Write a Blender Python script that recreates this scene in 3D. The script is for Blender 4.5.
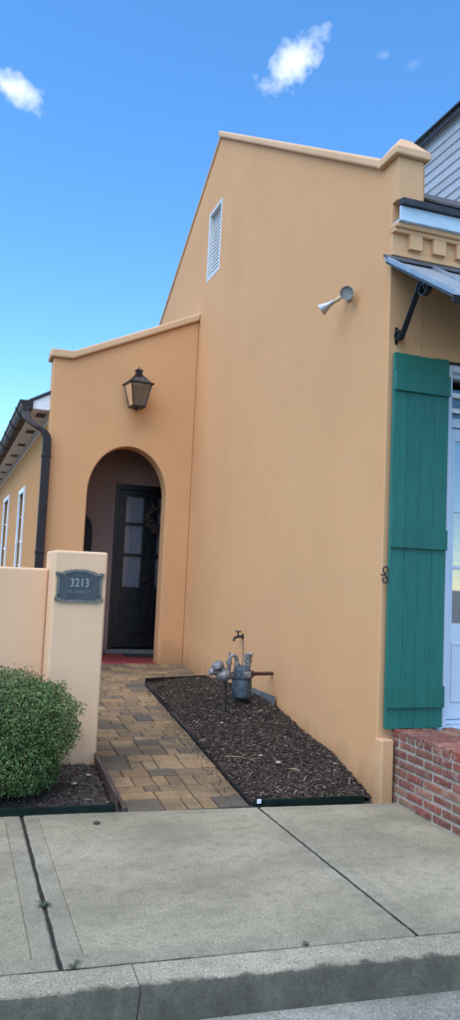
import bpy, bmesh, math, random
import numpy as np
from mathutils import Vector, Matrix, noise
from mathutils.geometry import tessellate_polygon

for o in list(bpy.data.objects): bpy.data.objects.remove(o)
S = bpy.context.scene
C = S.collection
R = math.radians

# ------------------------------------------------------------------ camera
YAW, PITCH, ROLL = R(19.1), R(5.0), R(2.6)
EYE = Vector((0, 0, 1.5))
fw = Vector((math.sin(YAW)*math.cos(PITCH), math.cos(YAW)*math.cos(PITCH), math.sin(PITCH)))
rt0 = Vector((math.cos(YAW), -math.sin(YAW), 0)); up0 = rt0.cross(fw)
rt = rt0*math.cos(ROLL) + up0*math.sin(ROLL); up = -rt0*math.sin(ROLL) + up0*math.cos(ROLL)
cam = bpy.data.cameras.new('camera'); camo = bpy.data.objects.new('camera', cam); C.objects.link(camo)
m = Matrix((rt, up, -fw)).transposed().to_4x4(); m.translation = EYE
camo.matrix_world = m
cam.sensor_fit = 'VERTICAL'; cam.sensor_height = 36; cam.lens = 36*780/1020
cam.clip_start = .05; cam.clip_end = 3000
S.camera = camo

# ------------------------------------------------------------------ sky, sun, exposure
SUN_AZ, SUN_EL = R(233), R(62)          # azimuth measured from +Y towards +X
SUN_STRENGTH, SKY_STRENGTH, EXPOSURE = 1.65, .146, 1.28
def sky_dir(px, py):                   # world direction of the clouds in the sky
    return (fw*780 + rt*(px-230) - up*(py-510)).normalized()
W = bpy.data.worlds.new('World'); S.world = W; W.use_nodes = True
nt = W.node_tree; nt.nodes.clear()
def N(t, ty, **kw):
    n = t.nodes.new(ty)
    for k, v in kw.items():
        if k.startswith('i_'): n.inputs[k[2:].replace('_', ' ')].default_value = v
        elif isinstance(k, str) and k.startswith('n') and k[1:].isdigit(): n.inputs[int(k[1:])].default_value = v
        else: setattr(n, k, v)
    return n
out = N(nt, 'ShaderNodeOutputWorld'); bg = N(nt, 'ShaderNodeBackground')
sky = N(nt, 'ShaderNodeTexSky', sky_type='NISHITA', sun_disc=False, sun_elevation=SUN_EL, sun_rotation=SUN_AZ,
        altitude=0, air_density=.8, dust_density=.0, ozone_density=2.0)
bg.inputs['Strength'].default_value = SKY_STRENGTH
nt.links.new(bg.outputs[0], out.inputs[0])
tc = N(nt, 'ShaderNodeTexCoord')
def vmath(t, op, a, b=None):
    n = N(t, 'ShaderNodeVectorMath', operation=op)
    for i, v in enumerate((a, b)):
        if v is None: continue
        if isinstance(v, bpy.types.NodeSocket): t.links.new(v, n.inputs[i])
        else: n.inputs[i].default_value = v
    return n.outputs['Value'] if op in ('DOT_PRODUCT', 'LENGTH', 'DISTANCE') else n.outputs[0]
def mth(t, op, a, b=None, clamp=False):
    n = N(t, 'ShaderNodeMath', operation=op, use_clamp=clamp)
    for i, v in enumerate((a, b)):
        if v is None: continue
        if isinstance(v, bpy.types.NodeSocket): t.links.new(v, n.inputs[i])
        else: n.inputs[i].default_value = v
    return n.outputs[0]
dirn = vmath(nt, 'NORMALIZE', tc.outputs['Generated'])
warp = N(nt, 'ShaderNodeTexNoise', i_Scale=26.0, i_Detail=7.0, i_Roughness=.62)
nt.links.new(dirn, warp.inputs['Vector'])
fine = N(nt, 'ShaderNodeTexNoise', i_Scale=90.0, i_Detail=6.0, i_Roughness=.6)
nt.links.new(dirn, fine.inputs['Vector'])
cloud = None
#        direction px       half length, half width, tilt, amount
for (px, py, L, Wd, ang, amt) in ((292, 63, .050, .023, 44, 1.0), (10, 87, .043, .017, -16, 1.0), (384, 55, .010, .007, 0, .18), (413, 64, .012, .007, 20, .1)):
    d = sky_dir(px, py); ax = Vector((0, 0, 1)).cross(d).normalized()*-1; ay = d.cross(ax)*-1
    if ay.z < 0: ay = -ay
    a = R(ang); e1 = ax*math.cos(a)+ay*math.sin(a); e2 = -ax*math.sin(a)+ay*math.cos(a)
    u = mth(nt, 'DIVIDE', vmath(nt, 'DOT_PRODUCT', dirn, tuple(e1)), L)
    v = mth(nt, 'DIVIDE', vmath(nt, 'DOT_PRODUCT', dirn, tuple(e2)), Wd)
    u = mth(nt, 'SUBTRACT', u, e1.dot(d)/L); v = mth(nt, 'SUBTRACT', v, e2.dot(d)/Wd)
    r2 = mth(nt, 'ADD', mth(nt, 'MULTIPLY', u, u), mth(nt, 'MULTIPLY', v, v))
    front = mth(nt, 'GREATER_THAN', vmath(nt, 'DOT_PRODUCT', dirn, tuple(d)), .9)
    r = mth(nt, 'SQRT', r2)
    k = mth(nt, 'SUBTRACT', 1.0, r)
    k = mth(nt, 'ADD', k, mth(nt, 'MULTIPLY', mth(nt, 'SUBTRACT', warp.outputs['Fac'], .52), 2.0))
    k = mth(nt, 'ADD', k, mth(nt, 'MULTIPLY', mth(nt, 'SUBTRACT', fine.outputs['Fac'], .5), .6))
    k = mth(nt, 'MULTIPLY', k, .85, True)
    k = mth(nt, 'MULTIPLY', mth(nt, 'MULTIPLY', k, front), amt, True)
    inside = mth(nt, 'LESS_THAN', r, 1.9)
    k = mth(nt, 'MULTIPLY', k, inside)
    cloud = k if cloud is None else mth(nt, 'MAXIMUM', cloud, k)
hs = N(nt, 'ShaderNodeHueSaturation', i_Hue=.498, i_Saturation=1.24, i_Value=1.0)
nt.links.new(sky.outputs[0], hs.inputs['Color'])
mixc = N(nt, 'ShaderNodeMix', data_type='RGBA')
nt.links.new(cloud, mixc.inputs[0]); nt.links.new(hs.outputs[0], mixc.inputs[6]); mixc.inputs[7].default_value = (3.9, 4.1, 4.4, 1)
nt.links.new(mixc.outputs[2], bg.inputs['Color'])

sun = bpy.data.lights.new('sun', 'SUN'); sun.energy = SUN_STRENGTH; sun.angle = R(75)   # the sun stands behind thin cloud: soft shadows; sun.color = (1, .90, .76)
suno = bpy.data.objects.new('sun', sun); C.objects.link(suno)
to_sun = Vector((math.sin(SUN_AZ)*math.cos(SUN_EL), math.cos(SUN_AZ)*math.cos(SUN_EL), math.sin(SUN_EL)))
suno.rotation_euler = to_sun.to_track_quat('Z', 'Y').to_euler(); suno.location = (0, 0, 30)
vs = S.view_settings; vs.view_transform = 'Standard'; vs.look = 'None'; vs.gamma = 1; vs.use_curve_mapping = False; vs.exposure = EXPOSURE

# ------------------------------------------------------------------ materials
MATS = {}
def new_mat(name):
    mt = bpy.data.materials.new(name); mt.use_nodes = True
    t = mt.node_tree; b = t.nodes['Principled BSDF']
    MATS[name] = mt
    return mt, t, b
def pos(t): return N(t, 'ShaderNodeNewGeometry').outputs['Position']
def scaled(t, v, s):
    n = N(t, 'ShaderNodeMapping'); n.inputs['Scale'].default_value = s; t.links.new(v, n.inputs['Vector']); return n.outputs[0]
def tex_noise(t, vec, scale, detail=4.0, rough=.55):
    n = N(t, 'ShaderNodeTexNoise', i_Scale=scale, i_Detail=detail, i_Roughness=rough); t.links.new(vec, n.inputs['Vector']); return n.outputs['Fac']
def ramp(t, fac, stops):
    n = N(t, 'ShaderNodeValToRGB'); el = n.color_ramp.elements
    while len(el) < len(stops): el.new(.5)
    for e, (p, c) in zip(el, stops):
        e.position = p; e.color = (*c, 1) if len(c) == 3 else c
    t.links.new(fac, n.inputs[0]); return n.outputs[0]
def mixcol(t, fac, a, b, mode='MIX'):
    n = N(t, 'ShaderNodeMix', data_type='RGBA', blend_type=mode)
    for i, v in ((0, fac), (6, a), (7, b)):
        if isinstance(v, bpy.types.NodeSocket): t.links.new(v, n.inputs[i])
        elif i == 0: n.inputs[0].default_value = v
        else: n.inputs[i].default_value = (*v, 1)
    return n.outputs[2]
def bump(t, b, h, strength=.3, dist=.01):
    n = N(t, 'ShaderNodeBump', i_Strength=strength, i_Distance=dist); t.links.new(h, n.inputs['Height'])
    t.links.new(n.outputs[0], b.inputs['Normal']); return n
def stucco(name, col, dark, light):
    mt, t, b = new_mat(name); p = pos(t)
    big = tex_noise(t, scaled(t, p, (1, 1, .6)), .9, 4)
    streak = tex_noise(t, scaled(t, p, (5, 5, .35)), 1.2, 5, .6)
    c = ramp(t, big, [(.3, dark), (.5, col), (.72, light)])
    c = mixcol(t, ramp(t, streak, [(.5, (0, 0, 0)), (.78, (.22, .22, .22))]), c, dark)
    mot = tex_noise(t, p, 9, 5, .6)
    c = mixcol(t, ramp(t, mot, [(.55, (0, 0, 0)), (.85, (.35, .35, .35))]), c, light)
    # grime splashed up from the ground
    sx = N(t, 'ShaderNodeSeparateXYZ'); t.links.new(p, sx.inputs[0])
    yy = mth(t, 'MULTIPLY', mth(t, 'MAXIMUM', mth(t, 'SUBTRACT', sx.outputs['Y'], 4.95), 0.0), .0725)
    yy = mth(t, 'MINIMUM', yy, .36)
    hgt = mth(t, 'SUBTRACT', sx.outputs['Z'], yy)
    g = mth(t, 'ADD', hgt, mth(t, 'MULTIPLY', mth(t, 'SUBTRACT', tex_noise(t, p, 6, 5), .5), .5))
    c = mixcol(t, ramp(t, g, [(-.0, (.6, .6, .6)), (.30, (0, 0, 0))]), c, tuple(x*.5 for x in dark))
    t.links.new(c, b.inputs['Base Color'])
    h = mth(t, 'ADD', mth(t, 'MULTIPLY', tex_noise(t, p, 3.0, 3), 1.6), mth(t, 'MULTIPLY', tex_noise(t, p, 140, 3), .28))
    h = mth(t, 'ADD', h, mth(t, 'MULTIPLY', tex_noise(t, p, 16, 3), .35))
    bump(t, b, h, .35, .012)
    b.inputs['Roughness'].default_value = .82; b.inputs['Specular IOR Level'].default_value = .25
    return mt
stucco('stucco', (.625, .329, .150), (.595, .310, .140), (.65, .346, .161))
stucco('stucco_facade', (.61, .355, .18), (.57, .325, .16), (.64, .39, .21))
stucco('stucco_wing', (.60, .27, .09), (.56, .25, .08), (.62, .295, .105))
stucco('stucco_pale', (.715, .455, .268), (.685, .43, .25), (.73, .475, .285))
stucco('porch_dim_stucco', (.34, .215, .18), (.29, .18, .15), (.38, .24, .20))  # porch inner walls: stucco with the porch's dimness put into its colour
stucco('coping', (.64, .40, .225), (.58, .36, .195), (.68, .44, .26))

def concrete(name, lo, mid, hi, speck=1.0, stain=None):
    mt, t, b = new_mat(name); p = pos(t)
    big = tex_noise(t, p, 1.3, 6, .6)
    c = ramp(t, big, [(.3, tuple(x*.86 for x in lo)), (.5, mid), (.7, tuple(x*1.1 for x in hi))])
    sp = tex_noise(t, p, 105, 3, .7)
    c = mixcol(t, mth(t, 'MULTIPLY', ramp(t, sp, [(.53, (0, 0, 0)), (.66, (1, 1, 1))]), .5*speck, True), c, tuple(x*1.7 for x in hi))
    sp2 = tex_noise(t, scaled(t, p, (1.1, .9, 1)), 85, 3, .7)
    c = mixcol(t, mth(t, 'MULTIPLY', ramp(t, sp2, [(.36, (1, 1, 1)), (.47, (0, 0, 0))]), .55*speck, True), c, tuple(x*.35 for x in lo))
    md_ = tex_noise(t, p, 14, 6, .7)
    c = mixcol(t, ramp(t, md_, [(.5, (0, 0, 0)), (.72, (.6, .6, .6))]), c, tuple(x*.6 for x in lo))
    if stain:
        st = tex_noise(t, scaled(t, p, (.8, 1.4, 1)), 2.3, 6, .62)
        c = mixcol(t, ramp(t, st, [(.5, (0, 0, 0)), (.68, (.65, .65, .65))]), c, stain)
    t.links.new(c, b.inputs['Base Color'])
    h = mth(t, 'ADD', mth(t, 'MULTIPLY', sp, .5), tex_noise(t, p, 35, 4))
    bump(t, b, h, .55, .006)
    b.inputs['Roughness'].default_value = .9; b.inputs['Specular IOR Level'].default_value = .2
    return mt, t, b, c
concrete('sidewalk', (.225, .195, .130), (.278, .242, .162), (.33, .286, .194), 1.0, (.185, .163, .108))
concrete('sidewalk_edge', (.21, .184, .127), (.258, .227, .158), (.30, .263, .186), .8, (.17, .15, .103))
concrete('gutter', (.19, .18, .15), (.26, .245, .20), (.32, .30, .25), 1.0, (.13, .125, .105))
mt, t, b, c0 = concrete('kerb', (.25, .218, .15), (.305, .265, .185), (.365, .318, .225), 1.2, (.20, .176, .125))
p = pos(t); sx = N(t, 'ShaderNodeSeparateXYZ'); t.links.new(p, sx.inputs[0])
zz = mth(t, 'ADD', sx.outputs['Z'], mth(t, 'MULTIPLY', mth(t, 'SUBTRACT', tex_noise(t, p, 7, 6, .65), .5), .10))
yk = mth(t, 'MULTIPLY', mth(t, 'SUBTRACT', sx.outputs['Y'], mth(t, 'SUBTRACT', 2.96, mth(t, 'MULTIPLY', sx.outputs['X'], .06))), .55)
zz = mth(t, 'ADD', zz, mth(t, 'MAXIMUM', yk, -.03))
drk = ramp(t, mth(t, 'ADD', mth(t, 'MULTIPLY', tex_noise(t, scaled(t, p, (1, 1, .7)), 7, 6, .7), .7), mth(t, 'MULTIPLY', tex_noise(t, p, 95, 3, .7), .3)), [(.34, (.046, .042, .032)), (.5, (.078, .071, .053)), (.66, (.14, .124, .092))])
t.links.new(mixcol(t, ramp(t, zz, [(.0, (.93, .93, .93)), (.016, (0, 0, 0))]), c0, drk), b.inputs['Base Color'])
def simple(name, col, rough=.5, metal=0., spec=.4, var=.12, scale=12, bmp=0., stretch=(1, 1, 1), objrand=0.):
    mt, t, b = new_mat(name); p = scaled(t, pos(t), stretch)
    n = tex_noise(t, p, scale, 5, .6)
    c = ramp(t, n, [(.3, tuple(x*(1-var) for x in col)), (.7, tuple(min(1, x*(1+var)) for x in col))])
    if objrand:
        oi = N(t, 'ShaderNodeObjectInfo')
        c = mixcol(t, 1.0, c, ramp(t, oi.outputs['Random'], [(0, (1-objrand,)*3), (1, (1+objrand,)*3)]), 'MULTIPLY')
    t.links.new(c, b.inputs['Base Color'])
    r = ramp(t, tex_noise(t, p, scale*.7, 3), [(.3, (max(0, rough-.08),)*3), (.7, (min(1, rough+.08),)*3)])
    t.links.new(r, b.inputs['Roughness'])
    b.inputs['Metallic'].default_value = metal; b.inputs['Specular IOR Level'].default_value = spec
    if bmp: bump(t, b, tex_noise(t, p, scale*6, 4), bmp, .003)
    return mt
simple('asphalt', (.06, .06, .06), .9, bmp=.4, scale=60, var=.3)
simple('lawn_far', (.34, .31, .25), .95, var=.25, scale=.4)
simple('soil', (.055, .042, .033), .95, var=.35, scale=30, bmp=.6)
simple('joint_dirt', (.022, .018, .014), .95, var=.4, scale=40, bmp=.6)
simple('weed_green', (.06, .08, .035), .8, var=.3, scale=30)
simple('green_paint', (.009, .118, .088), .48, var=.16, scale=5, bmp=.15, stretch=(6, 6, .7), objrand=.10)
simple('door_paint', (.50, .575, .655), .4, var=.05, scale=6)
simple('white_paint', (.74, .75, .75), .5, var=.06, scale=7)
simple('vent_paint', (.56, .57, .56), .6, var=.06, scale=7)
simple('blue_white_paint', (.44, .55, .62), .55, var=.10, scale=8, stretch=(1, 1, 3))
simple('siding', (.34, .36, .39), .7, var=.12, scale=8, stretch=(1, 2, 6), objrand=.07, bmp=.2)
simple('black_iron', (.012, .012, .014), .45, var=.3, scale=40)
simple('bronze_gutter', (.020, .013, .013), .6, var=.25, scale=9)
simple('black_door', (.010, .010, .012), .32, var=.2, scale=10)
simple('roof_dark', (.03, .03, .035), .6, var=.3, scale=14)
simple('shingle', (.07, .065, .065), .9, var=.35, scale=20, bmp=.5)
simple('tin', (.36, .40, .43), .45, metal=.55, var=.14, scale=5, stretch=(1, 4, 1), bmp=.1)
simple('tin_dark', (.10, .10, .11), .5, metal=.3, var=.3, scale=12)
simple('red_floor', (.22, .04, .038), .45, var=.18, scale=5)
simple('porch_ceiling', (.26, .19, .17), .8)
simple('curtain', (.62, .56, .55), .9, var=.05)
simple('mat_rug', (.02, .02, .02), .95, var=.4, scale=50)
simple('plaque', (.060, .070, .074), .42, metal=.25, var=.22, scale=25)
simple('plaque_rim', (.17, .155, .13), .42, metal=.4, var=.25, scale=25)
simple('plaque_text', (.36, .38, .37), .42, metal=.4, var=.1, scale=20)
simple('plaque_text_dim', (.22, .23, .22), .42, metal=.4, var=.1, scale=20)
simple('lamp_metal', (.34, .33, .32), .42, metal=.7, var=.15, scale=20)
simple('lamp_paint', (.50, .36, .22), .5, var=.1)
simple('meter_blue', (.06, .08, .095), .5, metal=.2, var=.5, scale=25)
simple('meter_grey', (.20, .195, .19), .48, metal=.4, var=.5, scale=25)
simple('pipe_dark', (.05, .04, .038), .6, metal=.3, var=.4, scale=30)
simple('pipe_rust', (.055, .016, .013), .6, var=.4, scale=20)
simple('edging_green', (.006, .014, .010), .8, spec=.15, var=.35, scale=12)
simple('edging_brown', (.075, .048, .038), .85, var=.4, scale=12, bmp=.4)
simple('edging_black', (.014, .013, .012), .8, spec=.15, var=.3, scale=12)
simple('grey_flash', (.13, .13, .125), .7, var=.3, scale=12)
simple('bark', (.06, .045, .03), .9, var=.3, scale=30, bmp=.5)
simple('interior', (.03, .03, .035), .9)
simple('blind', (.62, .66, .72), .6, var=.03)
simple('dead_leaf', (.30, .22, .13), .8, var=.3, scale=40)
simple('wreath_leaf', (.13, .075, .065), .8, var=.5, scale=40)
simple('stone_sill', (.16, .15, .14), .8, var=.4, scale=40)
simple('mortar', (.34, .295, .235), .95, var=.25, scale=30, bmp=.6)
simple('sand_joint', (.045, .038, .03), .95, var=.35, scale=40, bmp=.6)

def brick_mat(name, cols, extra):
    mt, t, b = new_mat(name); oi = N(t, 'ShaderNodeObjectInfo'); p = pos(t)
    c = ramp(t, oi.outputs['Random'], [(i/(len(cols)-1), k) for i, k in enumerate(cols)])
    n = tex_noise(t, p, 22, 6, .65)
    c = mixcol(t, ramp(t, n, [(.5, (0, 0, 0)), (.75, (.75, .75, .75))]), c, extra)
    n2 = tex_noise(t, p, 60, 4, .6)
    c = mixcol(t, ramp(t, n2, [(.25, (.6, .6, .6)), (.48, (0, 0, 0))]), c, tuple(x*.3 for x in cols[0]))
    g = tex_noise(t, p, 2.0, 6, .68)
    c = mixcol(t, ramp(t, g, [(.44, (0, 0, 0)), (.64, (.62, .62, .62))]), c, (.065, .055, .042))
    t.links.new(c, b.inputs['Base Color'])
    bump(t, b, mth(t, 'ADD', n, n2), .6, .006)
    b.inputs['Roughness'].default_value = .9; b.inputs['Specular IOR Level'].default_value = .2
brick_mat('old_brick', [(.22, .066, .046), (.29, .085, .058), (.17, .06, .05), (.33, .115, .07), (.25, .076, .055), (.34, .18, .115), (.20, .07, .058)], (.40, .31, .235))
brick_mat('paver', [(.25, .158, .078), (.29, .185, .092), (.20, .126, .066), (.26, .163, .08), (.125, .098, .07), (.235, .155, .085), (.30, .20, .105), (.085, .075, .064), (.21, .137, .073), (.15, .11, .072)], (.12, .096, .066))

# mulch, leaves: colour differs from chip to chip and leaf to leaf
def island_mat(name, stops, rough=.8, trans=False, spec=.3):
    mt, t, b = new_mat(name); g = N(t, 'ShaderNodeNewGeometry')
    c = ramp(t, g.outputs['Random Per Island'], stops); t.links.new(c, b.inputs['Base Color'])
    b.inputs['Roughness'].default_value = rough; b.inputs['Specular IOR Level'].default_value = spec
    if trans:
        tr = N(t, 'ShaderNodeBsdfTranslucent'); t.links.new(c, tr.inputs[0]); mx = N(t, 'ShaderNodeMixShader', n0=.25)
        o = t.nodes['Material Output']; t.links.new(b.outputs[0], mx.inputs[1]); t.links.new(tr.outputs[0], mx.inputs[2]); t.links.new(mx.outputs[0], o.inputs[0])
island_mat('mulch', [(0, (.016, .010, .007)), (.35, (.038, .023, .016)), (.62, (.064, .040, .028)), (.84, (.10, .067, .047)), (.94, (.17, .125, .09)), (1, (.32, .26, .20))], .92)
island_mat('leaves', [(0, (.03, .062, .018)), (.3, (.066, .12, .032)), (.6, (.108, .178, .05)), (.85, (.17, .245, .072)), (.97, (.26, .32, .11)), (1, (.28, .20, .08))], .5, True, .4)
# clear window glass and lantern glass
def glass_mat(name, tint, refl=.1, rough=.02, fres=True):
    mt, t, b = new_mat(name); t.nodes.remove(b); o = t.nodes['Material Output']
    tr = N(t, 'ShaderNodeBsdfTransparent'); tr.inputs[0].default_value = (*tint, 1)
    gl = N(t, 'ShaderNodeBsdfGlossy', i_Roughness=rough); gl.inputs[0].default_value = (1, 1, 1, 1)
    lw = N(t, 'ShaderNodeFresnel', i_IOR=1.5); mx = N(t, 'ShaderNodeMixShader')
    f = mth(t, 'ADD', mth(t, 'MULTIPLY', lw.outputs[0], 1.0), refl, True)
    t.links.new(f, mx.inputs[0]); t.links.new(tr.outputs[0], mx.inputs[1]); t.links.new(gl.outputs[0], mx.inputs[2]); t.links.new(mx.outputs[0], o.inputs[0])
glass_mat('window_glass', (.62, .66, .68), .16)
glass_mat('dark_glass', (.85, .85, .87), .0)
glass_mat('lantern_glass', (.24, .31, .38), .14, .2)

# ------------------------------------------------------------------ mesh helpers
class MB:
    def __init__(s): s.v = []; s.f = []; s.mi = []
    def add(s, vs, fs, mi=0):
        k = len(s.v); s.v += [tuple(v) for v in vs]; s.f += [tuple(i+k for i in f) for f in fs]; s.mi += [mi]*len(fs); return s
    def box(s, x0, x1, y0, y1, z0, z1, mi=0, M=None):
        vs = [Vector(p) for p in ((x0,y0,z0),(x1,y0,z0),(x1,y1,z0),(x0,y1,z0),(x0,y0,z1),(x1,y0,z1),(x1,y1,z1),(x0,y1,z1))]
        if M: vs = [M @ v for v in vs]
        return s.add(vs, [(3,2,1,0),(4,5,6,7),(0,1,5,4),(1,2,6,5),(2,3,7,6),(3,0,4,7)], mi)
    def hexa(s, b4, t4, mi=0):
        return s.add(list(b4)+list(t4), [(3,2,1,0),(4,5,6,7),(0,1,5,4),(1,2,6,5),(2,3,7,6),(3,0,4,7)], mi)
    def prism(s, outer, holes=(), to=lambda a, b, c: (a, b, c), c0=0, c1=1, mi=0):
        loops = [list(outer)]+[list(h) for h in holes]
        tri = tessellate_polygon([[Vector((a, b, 0)) for a, b in l] for l in loops])
        flat = [p for l in loops for p in l]; n = len(flat)
        vs = [to(a, b, c0) for a, b in flat]+[to(a, b, c1) for a, b in flat]
        fs = [tuple(t) for t in tri]+[tuple(i+n for i in reversed(t)) for t in tri]
        k = 0
        for l in loops:
            for i in range(len(l)):
                j = (i+1) % len(l); fs.append((k+i, k+j, k+j+n, k+i+n))
            k += len(l)
        return s.add(vs, fs, mi)
    def tube(s, pts, rad, seg=8, mi=0, cap=True):
        pts = [Vector(p) for p in pts]; rads = rad if isinstance(rad, (list, tuple)) else [rad]*len(pts)
        base = len(s.v); up_ = None
        for i, p in enumerate(pts):
            t = (pts[min(i+1, len(pts)-1)]-pts[max(i-1, 0)]).normalized()
            if up_ is None: up_ = Vector((0, 0, 1)) if abs(t.z) < .9 else Vector((1, 0, 0))
            a = t.cross(up_).normalized(); b = a.cross(t).normalized(); up_ = b
            for k in range(seg):
                th = 2*math.pi*k/seg; s.v.append(tuple(p+(a*math.cos(th)+b*math.sin(th))*rads[i]))
        for i in range(len(pts)-1):
            for k in range(seg):
                s.f.append((base+i*seg+k, base+i*seg+(k+1) % seg, base+(i+1)*seg+(k+1) % seg, base+(i+1)*seg+k)); s.mi.append(mi)
        if cap:
            s.f.append(tuple(base+k for k in reversed(range(seg)))); s.f.append(tuple(base+(len(pts)-1)*seg+k for k in range(seg))); s.mi += [mi, mi]
        return s
    def lathe(s, prof, origin=(0, 0, 0), axis=(0, 0, 1), seg=20, mi=0):
        ax = Vector(axis).normalized(); o = Vector(origin); a = ax.orthogonal().normalized(); b = ax.cross(a); base = len(s.v); n = len(prof)
        for r, h in prof:
            for k in range(seg):
                th = 2*math.pi*k/seg; s.v.append(tuple(o+ax*h+(a*math.cos(th)+b*math.sin(th))*max(r, 1e-4)))
        for i in range(n-1):
            for k in range(seg):
                s.f.append((base+i*seg+k, base+i*seg+(k+1) % seg, base+(i+1)*seg+(k+1) % seg, base+(i+1)*seg+k)); s.mi.append(mi)
        s.f.append(tuple(base+k for k in reversed(range(seg)))); s.f.append(tuple(base+(n-1)*seg+k for k in range(seg))); s.mi += [mi, mi]
        return s
    def ribbon(s, path, half, thick, X, mi=0):      # flat bar bent in the YZ plane, its width along X
        n = len(path); base = len(s.v)
        for i, (y, z) in enumerate(path):
            y0, z0 = path[max(i-1, 0)]; y1, z1 = path[min(i+1, n-1)]; d = math.hypot(y1-y0, z1-z0) or 1
            ny, nz = -(z1-z0)/d*thick/2, (y1-y0)/d*thick/2
            s.v += [(X-half, y+ny, z+nz), (X+half, y+ny, z+nz), (X+half, y-ny, z-nz), (X-half, y-ny, z-nz)]
        for i in range(n-1):
            for k in range(4):
                s.f.append((base+i*4+k, base+i*4+(k+1) % 4, base+i*4+4+(k+1) % 4, base+i*4+4+k)); s.mi.append(mi)
        s.f.append((base, base+1, base+2, base+3)); q = base+(n-1)*4; s.f.append((q+3, q+2, q+1, q)); s.mi += [mi, mi]
        return s
    def mesh(s, name, mats):
        me = bpy.data.meshes.new(name); me.from_pydata(s.v, [], s.f)
        for mm in (mats if isinstance(mats, (list, tuple)) else [mats]): me.materials.append(MATS[mm])
        if any(s.mi): me.polygons.foreach_set('material_index', s.mi)
        bm = bmesh.new(); bm.from_mesh(me); bmesh.ops.recalc_face_normals(bm, faces=bm.faces); bm.to_mesh(me); bm.free()
        return me
    def build(s, name, mats, parent=None, bevel=0, seg=2, smooth=False, loc=None):
        return link(name, s.mesh(name, mats), parent, bevel, seg, smooth, loc)
def link(name, me, parent=None, bevel=0, seg=2, smooth=False, loc=None):
    o = bpy.data.objects.new(name, me); C.objects.link(o)
    if parent: o.parent = parent
    if loc is not None: o.location = loc
    if bevel:
        md = o.modifiers.new('bevel', 'BEVEL'); md.width = bevel; md.segments = seg; md.limit_method = 'ANGLE'; md.angle_limit = R(35)
    if smooth:
        me.polygons.foreach_set('use_smooth', [True]*len(me.polygons))
        if smooth == 'auto':
            me.set_sharp_from_angle(angle=R(40))
    return o
def thing(name, label, cat, loc=(0, 0, 0), group=None):
    o = bpy.data.objects.new(name, None); C.objects.link(o); o.location = loc; o.empty_display_size = .2
    tag(o, label, cat, group); return o
def tag(o, label, cat, group=None):
    o['label'] = label; o['category'] = cat
    if group: o['group'] = group
    return o
def structure(o): o['kind'] = 'structure'; return o
def stuff(o): o['kind'] = 'stuff'; return o
YZ = lambda a, b, c: (c, a, b)
XZ = lambda a, b, c: (a, c, b)
XY = lambda a, b, c: (a, b, c)

# ------------------------------------------------------------------ ground, road, sidewalk
SL = .0725
def gz(y): return max(0, min(.36, SL*(y-4.95)))
def back(x): return 5.055-.072*(x-.36)
def front(x): return 3.115-.048*(x-.26)
def kerb_y(x): return 2.945-.058*(x-.25)
b_ = MB(); Q = 600
b_.add([(-Q, -Q, -.3), (Q, -Q, -.3), (Q, Q, -.3), (-Q, Q, -.3)], [(0, 1, 2, 3)])
structure(b_.build('ground', 'lawn_far'))
b_ = MB(); b_.add([(-60, -8, -.16), (60, -8, -.16), (60, kerb_y(60)+.05+3, -.16), (-60, 6, -.16)], [(0, 1, 2, 3)])
# road runs in front of the kerb
b_ = MB(); b_.add([(-60, -7, -.165), (60, -7, -.165), (60, kerb_y(12)-.40, -.165), (4, kerb_y(4)-.30, -.165), (-4, kerb_y(-4)-.30, -.165), (-60, kerb_y(-12)-.30, -.165)], [(0, 1, 2, 3, 4, 5)])
structure(b_.build('road', 'asphalt'))
b_ = MB(); b_.hexa([(-12, kerb_y(-12)-.45, -.25), (12, kerb_y(12)-.45, -.25), (12, kerb_y(12)+.03, -.25), (-12, kerb_y(-12)+.03, -.25)],
                   [(-12, kerb_y(-12)-.45, -.16), (12, kerb_y(12)-.45, -.16), (12, kerb_y(12)+.03, -.142), (-12, kerb_y(-12)+.03, -.142)])
structure(b_.build('gutter', 'gutter'))
# far side of the street
b_ = MB(); b_.box(-60, 60, -40, -7.0, -.25, -.02); structure(b_.build('far_pavement', 'lawn_far'))

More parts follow.
